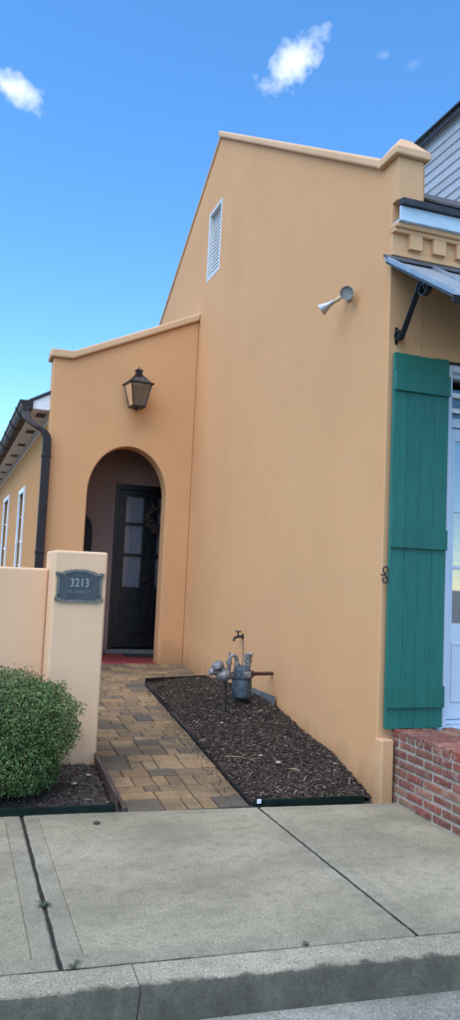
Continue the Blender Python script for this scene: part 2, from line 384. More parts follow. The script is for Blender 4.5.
# kerb: two castings that meet in a jagged crack
rng = random.Random(3)
kerb = structure(bpy.data.objects.new('kerb', None)); C.objects.link(kerb)
crack = [(.752, 0), (.744, .03), (.768, .06), (.756, .09), (.738, .13), (.752, .16), (.748, .19)]
def kerb_piece(x0, x1, lc=None, rc=None):
    bm = MB(); n = 26
    xs = [x0+(x1-x0)*i/n for i in range(n+1)]
    prof = [(0, -.24), (.004, -.03), (.012, -.008), (.03, 0.0), (.178, .002), (.178, -.24)]
    rows = []
    for i, x in enumerate(xs):
        row = []
        for (d, z) in prof:
            xx = x
            if i == n and rc is not None:
                k = d/.19*(len(rc)-1) if z > -.02 else 0; j = min(len(rc)-2, int(k)); xx = rc[j][0]+(rc[j+1][0]-rc[j][0])*(k-j)-.0022 - (.0 if z > -.02 else (-z)*.10)
            if i == 0 and lc is not None:
                k = d/.19*(len(lc)-1) if z > -.02 else 0; j = min(len(lc)-2, int(k)); xx = lc[j][0]+(lc[j+1][0]-lc[j][0])*(k-j)+.0022 - (.0 if z > -.02 else (-z)*.10)
            w = .006*noise.noise((xx*5, d*9, z*9)) if z > -.2 else 0
            yb = kerb_y(xx); wid = front(xx)-.016-yb
            row.append((xx, yb+d/.178*wid+w*(1 if d < .1 else 0), z+.004*noise.noise((xx*3, 7, d*8))*(1 if z > -.2 else 0)))
        rows.append(row)
    m_ = len(prof); vs = [p for r in rows for p in r]; fs = []
    for i in range(n):
        for k in range(m_):
            fs.append((i*m_+k, i*m_+(k+1) % m_, (i+1)*m_+(k+1) % m_, (i+1)*m_+k))
    fs.append(tuple(range(m_))); fs.append(tuple(n*m_+k for k in reversed(range(m_))))
    bm.add(vs, fs)
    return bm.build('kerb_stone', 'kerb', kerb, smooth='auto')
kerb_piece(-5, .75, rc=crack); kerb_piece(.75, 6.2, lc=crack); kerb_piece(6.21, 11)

# sidewalk slabs, each with a tooled margin
walk = structure(bpy.data.objects.new('sidewalk', None)); C.objects.link(walk)
joints = [-5.62, -4.1, -2.57, -1.04, .485, 2.005, 3.53, 5.05, 6.58]
b_ = MB(); b_.hexa([(-5.7, front(-5.7)-.015, -.2), (6.6, front(6.6)-.015, -.2), (6.6, back(6.6)+.02, -.2), (-5.7, back(-5.7)+.02, -.2)],
                   [(-5.7, front(-5.7)-.016, -.011), (6.6, front(6.6)-.016, -.011), (6.6, back(6.6)+.02, -.011), (-5.7, back(-5.7)+.02, -.011)])
b_.build('joint_soil', 'joint_dirt', walk)
for i in range(len(joints)-1):
    x0, x1 = joints[i]+.009, joints[i+1]-.009
    NS = 40
    def mk(e, z, jag=0.):
        c4 = [(x0+e, front(x0)+.014+e), (x1-e, front(x1)+.014+e), (x1-e, back(x1)-e), (x0+e, back(x0)-e)]; r_ = []
        for k in range(4):
            (xa, ya), (xb, yb) = c4[k], c4[(k+1) % 4]
            for q in range(NS):
                u = q/NS; x = xa+(xb-xa)*u; y = ya+(yb-ya)*u
                w = jag*(noise.noise((x*9, y*9, i))+.7*noise.noise((x*31, y*31, i+5))) if q else 0
                r_.append((x+(w if k % 2 else 0), y+(0 if k % 2 else w), z+(jag*.35*noise.noise((x*17, y*17, 9)) if jag else 0)))
        return r_
    rings = [mk(0, -.12), mk(0, -.008, .004), mk(.009, 0, .004), mk(.083, 0), mk(.0895, -.006), mk(.096, .0005)]
    n4 = NS*4; bm = MB(); vs = [p for r_ in rings for p in r_]; fs = [tuple(reversed(range(n4)))]; mi = [0]
    for lev in range(5):
        for k in range(n4):
            fs.append((lev*n4+k, lev*n4+(k+1) % n4, lev*n4+n4+(k+1) % n4, lev*n4+n4+k)); mi.append(0 if lev == 4 else 1)
    fs.append(tuple(5*n4+k for k in range(n4))); mi.append(0)
    bm.v = vs; bm.f = fs; bm.mi = mi
    bm.build('slab', ['sidewalk', 'sidewalk_edge'], walk)

# yard soil behind the sidewalk, rising to the porch
b_ = MB(); ys = [4.7, 4.95, 6, 7, 8, 9, 9.92, 30]
vs = []; fs = []
for y in ys:
    for x in (-30, 7.5): vs.append((x, (back(x) if y < 4.96 and abs(x) < 8 else y)+(0 if y > 4.8 else -.02), gz(y)-.045))
for i in range(len(ys)-1): fs.append((i*2, i*2+1, i*2+3, i*2+2))
b_.add(vs, fs); structure(b_.build('yard', 'soil'))

# ------------------------------------------------------------------ paved path
path = structure(bpy.data.objects.new('brick_path', None)); C.objects.link(path)
tilt = math.atan(SL)
def pz(y): return max(0.0, SL*(y-4.95)) if y < 9.93 else .36
b_ = MB(); b_.hexa([(1.02, 4.99, -.1), (2.06, 4.93, -.1), (2.87, 9.93, .2), (.98, 9.93, .2)], [(1.02, 4.99, -.014), (2.06, 4.93, -.014), (2.87, 9.93, SL*4.98-.016), (.98, 9.93, SL*4.98-.016)])
b_.build('bedding_sand', 'sand_joint', path)
rng = random.Random(11); meshes = {}
def paver_mesh(w, d):
    k = (round(w, 2), round(d, 2))
    if k not in meshes:
        bm = MB(); e = .006; hw, hd = w/2-.0042, d/2-.0042
        bm.hexa([(-hw, -hd, -.05), (hw, -hd, -.05), (hw, hd, -.05), (-hw, hd, -.05)], [(-hw, -hd, -e), (hw, -hd, -e), (hw, hd, -e), (-hw, hd, -e)])
        top = [(-hw+e, -hd+e, 0), (hw-e, -hd+e, 0), (hw-e, hd-e, 0), (-hw+e, hd-e, 0)]
        bm.f.pop(1); bm.mi.pop(); bm.v += top; bm.f += [(8, 9, 10, 11)]+[(4+k_, 4+(k_+1) % 4, 8+(k_+1) % 4, 8+k_) for k_ in range(4)]; bm.mi += [0]*5
        meshes[k] = bm.mesh('paver', 'paver')
    return meshes[k]
def edge_r(y): return 1.955+(y-4.96)*.040
y = None; row = 0; yy = 4.985
while yy < 9.86:
    d = rng.choice([.105, .15, .15, .20]) if yy < 9.6 else 9.92-yy
    if yy+d > 9.92: d = 9.92-yy
    yc = yy+d/2
    xl = 1.135 if yc < 5.9 else 1.10
    if yc > 6.5: xl = 1.02
    xr = edge_r(yc) if yc < 8.66 else 2.868
    x = xl
    while x < xr-.04:
        w = rng.choice([.105, .15, .20, .20, .25])
        if xr-(x+w) < .09: w = xr-x
        o = link('paver', paver_mesh(w, d), path)
        sk = -.02*(x-1.1) if yc < 5.3 else 0
        o.location = (x+w/2, yc+sk*.6, pz(yc)+rng.uniform(-.003, .003)); o.rotation_euler = (tilt+rng.uniform(-.008, .008), rng.uniform(-.008, .008), rng.uniform(-.008, .008))
        x += w
    yy += d

# ------------------------------------------------------------------ mulch beds
def inside(poly, x, y):
    r = False; n = len(poly)
    for i in range(n):
        (xa, ya), (xb, yb) = poly[i], poly[(i+1) % n]
        if (ya > y) != (yb > y) and x < (xb-xa)*(y-ya)/(yb-ya)+xa: r = not r
    return r
def bed(name, poly, zf, count, seed, res=.05, spill=0):
    rg = random.Random(seed); xs = [p[0] for p in poly]; ysb = [p[1] for p in poly]
    bm = MB(); x0, x1, y0, y1 = min(xs), max(xs), min(ysb), max(ysb); nx = int((x1-x0)/res)+2; ny = int((y1-y0)/res)+2; idx = {}
    for j in range(ny):
        for i in range(nx):
            x = x0+i*res; y = y0+j*res; idx[i, j] = len(bm.v); bm.v.append((x, y, zf(x, y)+.012*noise.noise((x*14, y*14, seed))))
    for j in range(ny-1):
        for i in range(nx-1):
            if inside(poly, x0+(i+.5)*res, y0+(j+.5)*res):
                bm.f.append((idx[i, j], idx[i+1, j], idx[i+1, j+1], idx[i, j+1])); bm.mi.append(0)
    n = 0
    while n < count:
        x = rg.uniform(x0, x1); y = rg.uniform(y0, y1)
        if not inside(poly, x, y): continue
        n += 1
        L = rg.choice([.008, .010, .013, .017, .024, .045]); w = rg.uniform(.003, .009); h = rg.uniform(.0015, .005)
        z = zf(x, y)+.012*noise.noise((x*14, y*14, seed))+rg.uniform(.0, .014)
        M = Matrix.Translation((x, y, z)) @ Matrix.Rotation(rg.uniform(0, 6.28), 4, 'Z') @ Matrix.Rotation(rg.gauss(0, .35), 4, 'Y') @ Matrix.Rotation(rg.gauss(0, .35), 4, 'X')
        bm.box(-L/2, L/2, -w/2, w/2, -h/2, h/2, 1, M)
    for n in range(spill):
        y = rg.uniform(5.02, 8.5); x = edge_r(y)-.01-abs(rg.gauss(0, .07)); L = rg.choice([.006, .008, .012, .018]); w = rg.uniform(.003, .006)
        M = Matrix.Translation((x, y, pz(y)+.004)) @ Matrix.Rotation(tilt, 4, 'X') @ Matrix.Rotation(rg.uniform(0, 6.28), 4, 'Z')
        bm.box(-L/2, L/2, -w/2, w/2, -.002, .002, 1, M)
    o = bm.build(name, ['soil', 'mulch']); return stuff(o)
def zr(x, y):
    t = max(0, min(1, (x-1.99)/.89)); s = min(1, max(0, (y-5.0)/.6)); e = min(1, max(0, (8.75-y)/.6))
    return gz(y)+.005+(.055*t*t+.03*math.sin(t*3.1))*s+.07*t*s*e+.12*math.exp(-((x-2.65)**2/.12+(y-6.95)**2/.5))
tag(bed('mulch_bed_of_meter', [(1.985, 5.0), (2.10, 8.62), (2.879, 8.8), (2.879, 4.985)], zr, 24000, 5, spill=260), 'dark bark mulch in the bed around the gas meter', 'mulch')
def zl(x, y): return gz(y)-.01+.03*math.sin(max(0, min(1, (y-5.03)/.9))*2.2)
tag(bed('mulch_bed_of_shrub', [(-2.2, 5.13), (1.06, 5.03), (1.06, 5.92), (.70, 6.3), (-2.2, 6.3)], zl, 9000, 6), 'dark bark mulch under the clipped shrub', 'mulch')
for n, x, y, s, lb in ((0, 2.40, 5.55, .022, 'largest pale pebble on the mulch, nearest the green edging'), (1, 2.33, 5.74, .018, 'pale pebble on the mulch beside the longest dry twig'), (2, 2.30, 6.6, .017, 'pale pebble on the mulch halfway up to the gas meter'),
                       (4, .86, 5.45, .02, 'pale pebble on the mulch close to the shrub'), (5, .98, 5.6, .018, 'pale pebble on the mulch at the foot of the pillar')):
    f = zr if x > 1.5 else zl
    bm = MB(); rr = random.Random(n)
    pr = [(.001, -.35*s), (s*.8, -.2*s), (s, .1*s), (s*.6, .4*s), (.001, .5*s)]
    bm.lathe(pr, (0, 0, 0), seg=9); bm.v = [(a*(1+.25*rr.random()), b*(1+.3*rr.random())*.8, c) for a, b, c in bm.v]
    tag(bm.build('pebble', 'mortar', smooth=True, loc=(x, y, f(x, y)+.016)), lb, 'pebble', 'pebbles on the mulch')
for n, (x, y, a, ln, lb) in enumerate(((2.26, 5.68, .6, .13, 'pale dry twig on the mulch beside a pebble'), (2.46, 5.40, 2.2, .09, 'shortest dry twig on the mulch near the pavement'), (2.16, 5.80, -.4, .18, 'longest pale dry twig lying on the mulch next to the path'))):
    bm = MB(); pts = [(math.cos(a)*ln*(k/4-.5), math.sin(a)*ln*(k/4-.5), .004*math.sin(k)) for k in range(5)]
    bm.tube(pts, [.0035, .004, .004, .003, .002], 5)
    tag(bm.build('twig', 'dead_leaf', loc=(x, y, zr(x, y)+.024)), lb, 'twig', 'twigs on the mulch')

# edging strips
def strip(name, pts, h, th, mat, label, lean=0, base=None):
    bm = MB(); n = len(pts); base = base or (lambda x, y: gz(y)-.05)
    for i, (x, y) in enumerate(pts):
        x0, y0 = pts[max(i-1, 0)]; x1, y1 = pts[min(i+1, n-1)]; d = math.hypot(x1-x0, y1-y0); nx, ny = -(y1-y0)/d*th/2, (x1-x0)/d*th/2
        zb = base(x, y); zt = gz(y)+h+.006*noise.noise((x*4, y*4, 3))
        bm.v += [(x+nx, y+ny, zb), (x-nx, y-ny, zb), (x-nx+lean, y-ny, zt), (x+nx+lean, y+ny, zt)]
    for i in range(n-1):
        for k in range(4): bm.f.append((i*4+k, i*4+(k+1) % 4, i*4+4+(k+1) % 4, i*4+4+k)); bm.mi.append(0)
    bm.f.append((0, 1, 2, 3)); bm.f.append(tuple((n-1)*4+k for k in (3, 2, 1, 0))); bm.mi += [0, 0]
    o = bm.build(name, mat, bevel=.003, seg=1); tag(o, label, 'edging'); return o
lin = lambda a, b, n: [(a[0]+(b[0]-a[0])*i/n, a[1]+(b[1]-a[1])*i/n) for i in range(n+1)]
strip('garden_edging', lin((1.985, 4.985), (2.80, 4.955), 8),   .032, .018, 'edging_green', 'dark green plastic edging along the pavement side of the meter bed')
strip('garden_edging', lin((1.965, 5.0), (2.09, 8.64), 16), .022, .012, 'edging_black', 'thin black edging between the brick path and the meter bed')
strip('garden_edging', lin((2.09, 8.66), (2.86, 8.84), 6), .075, .02, 'edging_black', 'black edging across the far porch end of the meter bed')
strip('garden_edging', lin((-2.2, 5.12), (1.055, 5.015), 12), .04, .018, 'edging_green', 'dark green plastic edging along the pavement in front of the shrub')
strip('garden_edging', lin((1.075, 5.02), (1.085, 5.92), 6), .095, .018, 'edging_brown', 'brown board edging between shrub bed and brick path', lean=-.012)
strip('garden_edging', lin((1.118, 5.02), (1.128, 5.90), 6), .018, .028, 'edging_brown', 'low brown timber strip against the left side of the brick path')
bm = MB(); bm.box(-.014, .014, -.004, .004, 0, .028); tag(bm.build('edging_marker', 'white_paint', loc=(2.02, 4.97, .012), bevel=.002), 'small white tag on the corner of the green edging', 'tag')

# ------------------------------------------------------------------ the house
GX, FY, AY = 2.88, 4.93, 9.94
RY, RZ = 9.32, 7.24          # ridge (under the coping)
house = thing('house', 'peach stucco cottage with stepped gable, arched porch and green shutter', 'house', (GX, FY, 0))
def part(bm, name, mats, parent=house, **k):
    o = bm.build(name, mats, None, **k)
    o.parent = parent; o.matrix_parent_inverse = Matrix.Translation(-root_loc(parent)); return o   # geometry is given in world coordinates
def root_loc(p):
    return Vector((0, 0, 0)) if p.parent else Vector(p.location)
fs_ = (RZ-4.67)/(RY-5.06); bs_ = .575
# gable wall with vent hole and the porch notch
VY0, VY1, VZ0, VZ1 = 9.165, 9.685, 5.41, 6.34
YB = 14.2
gout = [(FY, -.1), (FY, 4.67), (5.06, 4.67), (RY, RZ), (YB, RZ-bs_*(YB-RY)), (YB, -.1), (11.25, -.1), (11.25, 3.34), (AY+.26, 3.34), (AY+.26, -.1)]
bm = MB(); bm.prism(gout, [[(VY0, VZ0), (VY1, VZ0), (VY1, VZ1), (VY0, VZ1)]], YZ, GX, GX+.28)
part(bm, 'gable_wall', 'stucco', bevel=.014)
# vent
vent = MB()
vent.prism([(VY0-.012, VZ0-.012), (VY1+.012, VZ0-.012), (VY1+.012, VZ1+.012), (VY0-.012, VZ1+.012)], [[(VY0+.035, VZ0+.035), (VY1-.035, VZ0+.035), (VY1-.035, VZ1-.035), (VY0+.035, VZ1-.035)]], YZ, GX-.004, GX+.02)
vo = part(vent, 'gable_vent', 'vent_paint', bevel=.004)
lin_ = MB(); e = .034
lin_.prism([(VY0+.002, VZ0+.002), (VY1-.002, VZ0+.002), (VY1-.002, VZ1-.002), (VY0+.002, VZ1-.002)], [[(VY0+e, VZ0+e), (VY1-e, VZ0+e), (VY1-e, VZ1-e), (VY0+e, VZ1-e)]], YZ, GX+.0205, GX+.2)
part(lin_, 'vent_lining', 'vent_paint', vo)
bm = MB(); bm.box(GX+.115, GX+.125, VY0+.03, VY1-.03, VZ0+.03, VZ1-.03); part(bm, 'vent_back', 'tin_dark', vo)
nl = 17; lm = None
for i in range(nl):
    z = VZ0+.06+(VZ1-VZ0-.12)*i/(nl-1)
    if lm is None:
        bmx = MB(); M = Matrix.Rotation(R(-79), 4, 'Y'); bmx.box(-.0225, .0225, VY0+e-(VY0+VY1)/2, VY1-e-(VY0+VY1)/2, -.003, .003, 0, M); lm = bmx.mesh('slat', 'vent_paint')
    o = link('slat', lm, vo); o.matrix_parent_inverse = Matrix.Translation(-root_loc(vo)); o.location = (GX+.055, (VY0+VY1)/2, z)
# gable coping: front slope, back slope
def coping_run(pts, name, x0, x1, th=.085):
    bm = MB(); up_ = [(y, z+th) for y, z in pts]
    bm.prism(pts+up_[::-1], (), YZ, x0, x1)
    return part(bm, name, 'coping', bevel=.02, seg=3)
coping_run([(5.075, 4.675), (RY, RZ)], 'coping', GX-.05, GX+.33)
coping_run([(RY+.003, RZ-.002), (YB, RZ-bs_*(YB-RY))], 'coping', GX-.022, GX+.33, .05)
# corner pier and its hipped cap
bm = MB(); bm.box(GX+.002, GX+.216, FY-.075, FY+.20, 4.34, 4.672); bm.box(GX-.004, GX+.222, FY-.085, FY-.076, 4.336, 4.362); part(bm, 'corner_pier', 'stucco_facade', bevel=.01)
bm = MB(); x0, x1, y0, y1 = GX-.045, GX+.258, FY-.115, FY+.165
bm.box(x0, x1, y0, y1, 4.675, 4.728)
bm.hexa([(x0, y0, 4.728), (x1, y0, 4.728), (x1, y1, 4.728), (x0, y1, 4.728)], [(x0+.10, y0+.11, 4.862), (x1-.11, y0+.11, 4.862), (x1-.11, y1-.03, 4.862), (x0+.10, y1-.03, 4.862)])
bm.f.pop(1); bm.mi.pop(); part(bm, 'pier_cap', 'coping', bevel=.012, seg=3)

# street facade with the french door opening
DX0, DX1, DZ0, DZ1 = 3.405, 4.52, .50, 3.15
bm = MB(); bm.prism([(GX+.2805, -.1), (GX+.2805, 4.27), (8.0, 4.27), (8.0, -.1), (DX1, -.1), (DX1, DZ1), (DX0, DZ1), (DX0, -.1)], (), XZ, FY, FY+.25)
part(bm, 'street_wall', 'stucco_facade', bevel=.006)
bm = MB(); bm.box(GX+.003, GX+.2795, FY-.003, FY+.10, -.1, 4.27); part(bm, 'street_wall_end', 'stucco_facade')
# plinth block at the corner
bm = MB(); bm.box(GX-.008, 2.972, FY-.075, FY+.03, -.1, .43); part(bm, 'plinth', 'stucco_facade', bevel=.012)
# cornice steps, dentils, fascia, drip edge
cor = MB()
for (z0, z1, d) in ((3.935, 3.975, .028), (4.105, 4.135, .06), (4.135, 4.168, .085)):
    cor.box(GX-.006, 8.0, FY-d, FY+.02, z0, z1)
cor.box(GX-.004, 8.0, FY-.018, FY+.02, 3.9755, 4.1045)
co = part(cor, 'cornice', 'stucco_facade', bevel=.006)
dm = MB(); dm.box(-.054, .054, -.038, 0, -.055, .055)
dmesh = dm.mesh('dentil', 'stucco_facade')
for i in range(24):
    o = link('dentil', dmesh, co); o.matrix_parent_inverse = Matrix.Translation(-root_loc(co)); o.location = (GX+.180+.206*i, FY-.0185, 4.0493)
bm = MB(); bm.box(GX+.006, 8.0, FY-.115, FY-.095, 4.168, 4.278); bm.box(GX+.006, 8.0, FY-.0945, FY+.02, 4.168, 4.185); part(bm, 'fascia', 'blue_white_paint', bevel=.004)
bm = MB(); bm.box(GX+.004, 8.0, FY-.145, FY-.09, 4.280, 4.330); part(bm, 'drip_edge', 'roof_dark', bevel=.004)
# main roof
bm = MB(); ths = .06
for (ya, za, yb, zb) in ((FY-.15, 4.335, RY, 4.335+fs_*(RY-FY+.15)), (RY, 4.335+fs_*(RY-FY+.15), YB, 4.335+fs_*(RY-FY+.15)-bs_*(YB-RY))):
    bm.prism([(ya, za), (yb, zb), (yb, zb+ths), (ya, za+ths*.3)], (), YZ, GX+.2825, 8.0)
part(bm, 'roof', 'shingle')
bm = MB(); bm.box(GX+.02, 8.0, YB-.2, YB-.001, -.1, 4.3); bm.box(7.8, 8.0, FY+.26, YB-.21, -.1, 4.39); part(bm, 'rear_wall', 'stucco')
bm = MB(); bm.box(3.3, 5.2, FY+.9, FY+.95, 0, 3.9); bm.box(3.25, 3.299, FY+.26, FY+.95, 0, 3.9); bm.box(3.25, 5.2, FY+.26, FY+.95, .40, .47); part(bm, 'dark_room', 'interior')

# awning: sheets with raised seams, iron scroll bracket
AZ0, AYO, AZO, AX0 = 3.905, 4.07, 3.36, GX-.062
aw = MB(); sl = (AZ0-AZO)/(FY-AYO)
aw.prism([(FY-.002, AZ0-.035), (AYO+.01, AZO-.03), (AYO+.01, AZO-.012), (FY-.002, AZ0-.012)], (), YZ, AX0+.02, 6.3)
awn = part(aw, 'awning', 'tin_dark')
for i in range(9):
    xa = AX0+.385*i; xb = xa+.382
    pn = MB(); pn.prism([(FY-.003, AZ0-.011), (AYO-.02, AZO-.023), (AYO-.02, AZO-.012), (FY-.003, AZ0)], (), YZ, xa, xb)
    pn.prism([(FY-.03, AZ0-.015), (AYO-.02, AZO-.0115), (AYO-.02, AZO+.014), (FY-.03, AZ0+.012)], (), YZ, xa, xa+.016)
    part(pn, 'sheet', 'tin', awn)
bm = MB(); bm.prism([(FY-.003, AZ0+.032), (FY-.018, AZ0+.028), (FY-.06, AZ0-.005), (FY-.06, AZ0-.02), (FY-.003, AZ0+.01)], (), YZ, AX0-.004, 6.31); part(bm, 'flashing', 'tin_dark', awn)
bm = MB(); bm.box(AX0+.03, 6.3, AYO+.015, AYO+.04, AZO-.048, AZO-.026); part(bm, 'front_rail', 'roof_dark', awn)
def bracket(X):
    U = (.365, 3.575); L = (.048, 3.335); up_s = []; lo_s = []
    for k in range(34):
        t = k/33; an = R(165-t*560); r = .078-.058*t; up_s.append((FY-(U[0]+r*math.cos(an)), U[1]+r*math.sin(an)))
    for k in range(28):
        t = k/27; an = R(-15-t*480); r = .046-.033*t; lo_s.append((FY-(L[0]+r*math.cos(an)), L[1]+r*math.sin(an)))
    bm = MB(); bm.ribbon(up_s[::-1]+lo_s, .021, .011, X)
    bm.box(X-.012, X+.012, FY-.006, FY-.0035, 3.27, 3.40)
    return part(bm, 'bracket', 'black_iron', awn)
bracket(GX+.062); bracket(4.75)

# french door
fd = MB()
fd.prism([(DX0+.002, DZ0+.002), (DX1-.002, DZ0+.002), (DX1-.002, DZ1-.002), (DX0+.002, DZ1-.002)], [[(DX0+.05, DZ0+.03), (DX1-.05, DZ0+.03), (DX1-.05, 2.72), (DX0+.05, 2.72)], [(DX0+.05, 2.79), (DX1-.05, 2.79), (DX1-.05, DZ1-.05), (DX0+.05, DZ1-.05)]], XZ, FY+.05, FY+.16)
french = part(fd, 'french_door', 'door_paint', bevel=.004)
for lx0 in (DX0+.052, (DX0+DX1)/2+.002):
    lx1 = lx0+(DX1-DX0)/2-.054; s = .072
    rails = [1.20, 1.62, 2.02, 2.38]
    holes = []; zz0 = [1.24, 1.67, 2.10]; zz1 = [1.645, 2.075, 2.62]
    for za, zb in zip(zz0, zz1):
        holes.append([(lx0+s, za), (lx1-s, za), (lx1-s, zb), (lx0+s, zb)])
    lf = MB(); lf.prism([(lx0, DZ0+.035), (lx1, DZ0+.035), (lx1, 2.715), (lx0, 2.715)], holes, XZ, FY+.075, FY+.12)
    lf.prism([(lx0+s, .66), (lx1-s, .66), (lx1-s, 1.10), (lx0+s, 1.10)], [[(lx0+s+.02, .68), (lx1-s-.02, .68), (lx1-s-.02, 1.08), (lx0+s+.02, 1.08)]], XZ, FY+.066, FY+.0745)
    part(lf, 'door_leaf', 'door_paint', french, bevel=.003)
    for za, zb in zip(zz0, zz1):
        bm = MB(); bm.box(lx0+s+.001, lx1-s-.001, FY+.092, FY+.097, za+.001, zb-.001); part(bm, 'pane', 'window_glass', french)
    bl = MB(); z = 1.22
    while z < 2.68: bl.box(lx0+.03, lx1-.03, FY+.20, FY+.222, z, z+.003, 0, Matrix.Identity(4)); bl.box(lx0+.03, lx1-.03, FY+.2225, FY+.225, z, z+.022); z += .026
    part(bl, 'blind', 'blind', french)
for k, (za, zb) in enumerate(((2.80, 2.835), (2.875, 2.955), (2.985, 3.09))):
    bm = MB(); bm.box(DX0+.051, DX1-.051, FY+.10, FY+.105, za, zb); part(bm, 'pane', 'dark_glass', french)
for z in (2.838, 2.958):
    bm = MB(); bm.box(DX0+.0505, DX1-.0505, FY+.07, FY+.12, z, z+.034); part(bm, 'muntin', 'white_paint', french)
bm = MB(); bm.box(DX0-.06, DX1+.06, FY-.03, FY+.16, DZ0-.035, DZ0); part(bm, 'door_sill', 'door_paint', french, bevel=.006)
bm = MB(); bm.prism([(DX0-.002, DZ0+.002), (DX0-.002, DZ1+.03), (DX1+.002, DZ1+.03), (DX1+.002, DZ0+.002), (DX1-.03, DZ0+.002), (DX1-.03, DZ1-.02), (DX0+.03, DZ1-.02), (DX0+.03, DZ0+.002)], (), XZ, FY-.012, FY+.048); part(bm, 'door_casing', 'door_paint', french, bevel=.004)
bm = MB(); bm.box(DX0-.03, DX1+.03, FY-.022, FY-.0125, DZ1+.031, DZ1+.05); part(bm, 'lintel_drip', 'bronze_gutter', french)

# shutter folded back on the wall
sh = bpy.data.objects.new('shutter', None); C.objects.link(sh); sh.parent = house; sh.location = (2.903-GX, -.03, .50)
def shp(bm, name, mat, **k):
    o = bm.build(name, mat, sh, **k); return o
bw = .4625/4
for i in range(4):
    bm = MB(); bm.box(.0008, bw-.0008, -.034, -.002, .004*(i % 2), 2.695-.003*(i % 3)); o = shp(bm, 'board', 'green_paint', bevel=.0018, seg=1); o.location = (i*bw, 0, 0)
for (z0, z1, x0, x1) in ((2.41, 2.56, .0, .462), (1.272, 1.42, -.006, .460), (.148, .30, .002, .462)):
    bm = MB(); bm.box(x0, x1, -.062, -.0345, z0, z1); shp(bm, 'batten', 'green_paint', bevel=.004)
bm = MB(); bm.lathe([(.001, 0), (.012, .001), (.012, .006), (.001, .007)], (.21, -.0625, 2.51), (0, -1, 0), 12); shp(bm, 'bolt', 'green_paint')
# S shaped shutter dog
bm = MB(); pts = []
for k in range(15): a = R(-40+k*22); pts.append((.022*math.cos(a)*.9, 0, .035+.022*math.sin(a)))
pts = pts[::-1]
low = [(-x, y, -z) for x, y, z in pts][::-1]
top_ = pts if abs(pts[-1][2]) < abs(pts[0][2]) else pts[::-1]
bm.tube(top_+[(0, 0, 0)]+[(-x, y, -z) for x, y, z in top_[::-1]], .0055, 6)
bm.tube([(0, 0, 0), (0, .06, 0)], .006, 6)
o = shp(bm, 'shutter_dog', 'black_iron', smooth=True); o.location = (-.030, -.03, 1.075)

# ---- porch: arched front wall, coping, inner walls, ceiling, floor
ALX, AR0, AR1, SPR, ATOP = .985, 1.505, 2.545, 2.50, 3.145
cxa = (AR0+AR1)/2; ra = (AR1-AR0)/2
def ctop(x): return 4.09+(4.955-4.09)*(x-ALX)/(GX-ALX) if x > 1.22 else 4.09+(4.955-4.09)*(1.22-ALX)/(GX-ALX)-.02*(1.22-x)
topl = [(ALX, ctop(ALX)), (1.22, ctop(1.22)), (GX-.001, ctop(GX))]
arch = [(AR1, -.1)]+[(cxa+ra*math.cos(R(a)), SPR+(ATOP-SPR)*math.sin(R(a))) for a in range(0, 181, 6)]+[(AR0, -.1)]
bm = MB(); bm.prism([(ALX, -.1)]+topl+[(GX-.001, -.1)]+arch, (), XZ, AY, AY+.25)
part(bm, 'porch_wall', 'stucco', bevel=.012)
tl = [(ALX-.045, ctop(ALX)+.001), (1.22, ctop(1.22)+.001), (GX-.002, ctop(GX)+.001)]
bm = MB(); bm.prism(tl+[(x, z+.105) for x, z in tl[::-1]], (), XZ, AY-.05, AY+.30); part(bm, 'porch_coping', 'coping', bevel=.022, seg=3)
PB = 11.12
for xa, xb in ((1.12, 1.25), (3.34, 3.45)):
    bm = MB(); bm.box(xa, xb, AY+.2505, PB+.2, -.1, 3.36); part(bm, 'porch_side_wall', 'porch_dim_stucco')
FDX0, FDX1, FDZ0, FDZ1 = 2.10, 3.165, .45, 2.79
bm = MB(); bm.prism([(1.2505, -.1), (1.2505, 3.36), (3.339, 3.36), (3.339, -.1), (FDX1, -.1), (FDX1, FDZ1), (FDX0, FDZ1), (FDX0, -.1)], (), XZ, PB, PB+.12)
part(bm, 'porch_back_wall', 'porch_dim_stucco', bevel=.006)
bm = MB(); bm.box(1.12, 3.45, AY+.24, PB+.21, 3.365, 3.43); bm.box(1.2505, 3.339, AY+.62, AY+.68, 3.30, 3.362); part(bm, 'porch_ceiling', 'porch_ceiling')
bm = MB(); bm.box(1.06, 3.335, AY+.0, PB+.3, .1, .362)
pf = part(bm, 'porch_floor', 'red_floor', bevel=.01)
# pitched porch roof behind the coping
bm = MB(); bm.prism([(1.1, 3.9), (2.87, 4.7), (2.87, 4.78), (1.1, 3.98)], (), XZ, AY+.26, 12.4); bm.prism([(1.05, 3.44), (2.875, 3.44), (2.875, 4.65), (1.05, 3.86)], (), XZ, PB+.25, PB+.35)
part(bm, 'porch_roof', 'shingle')
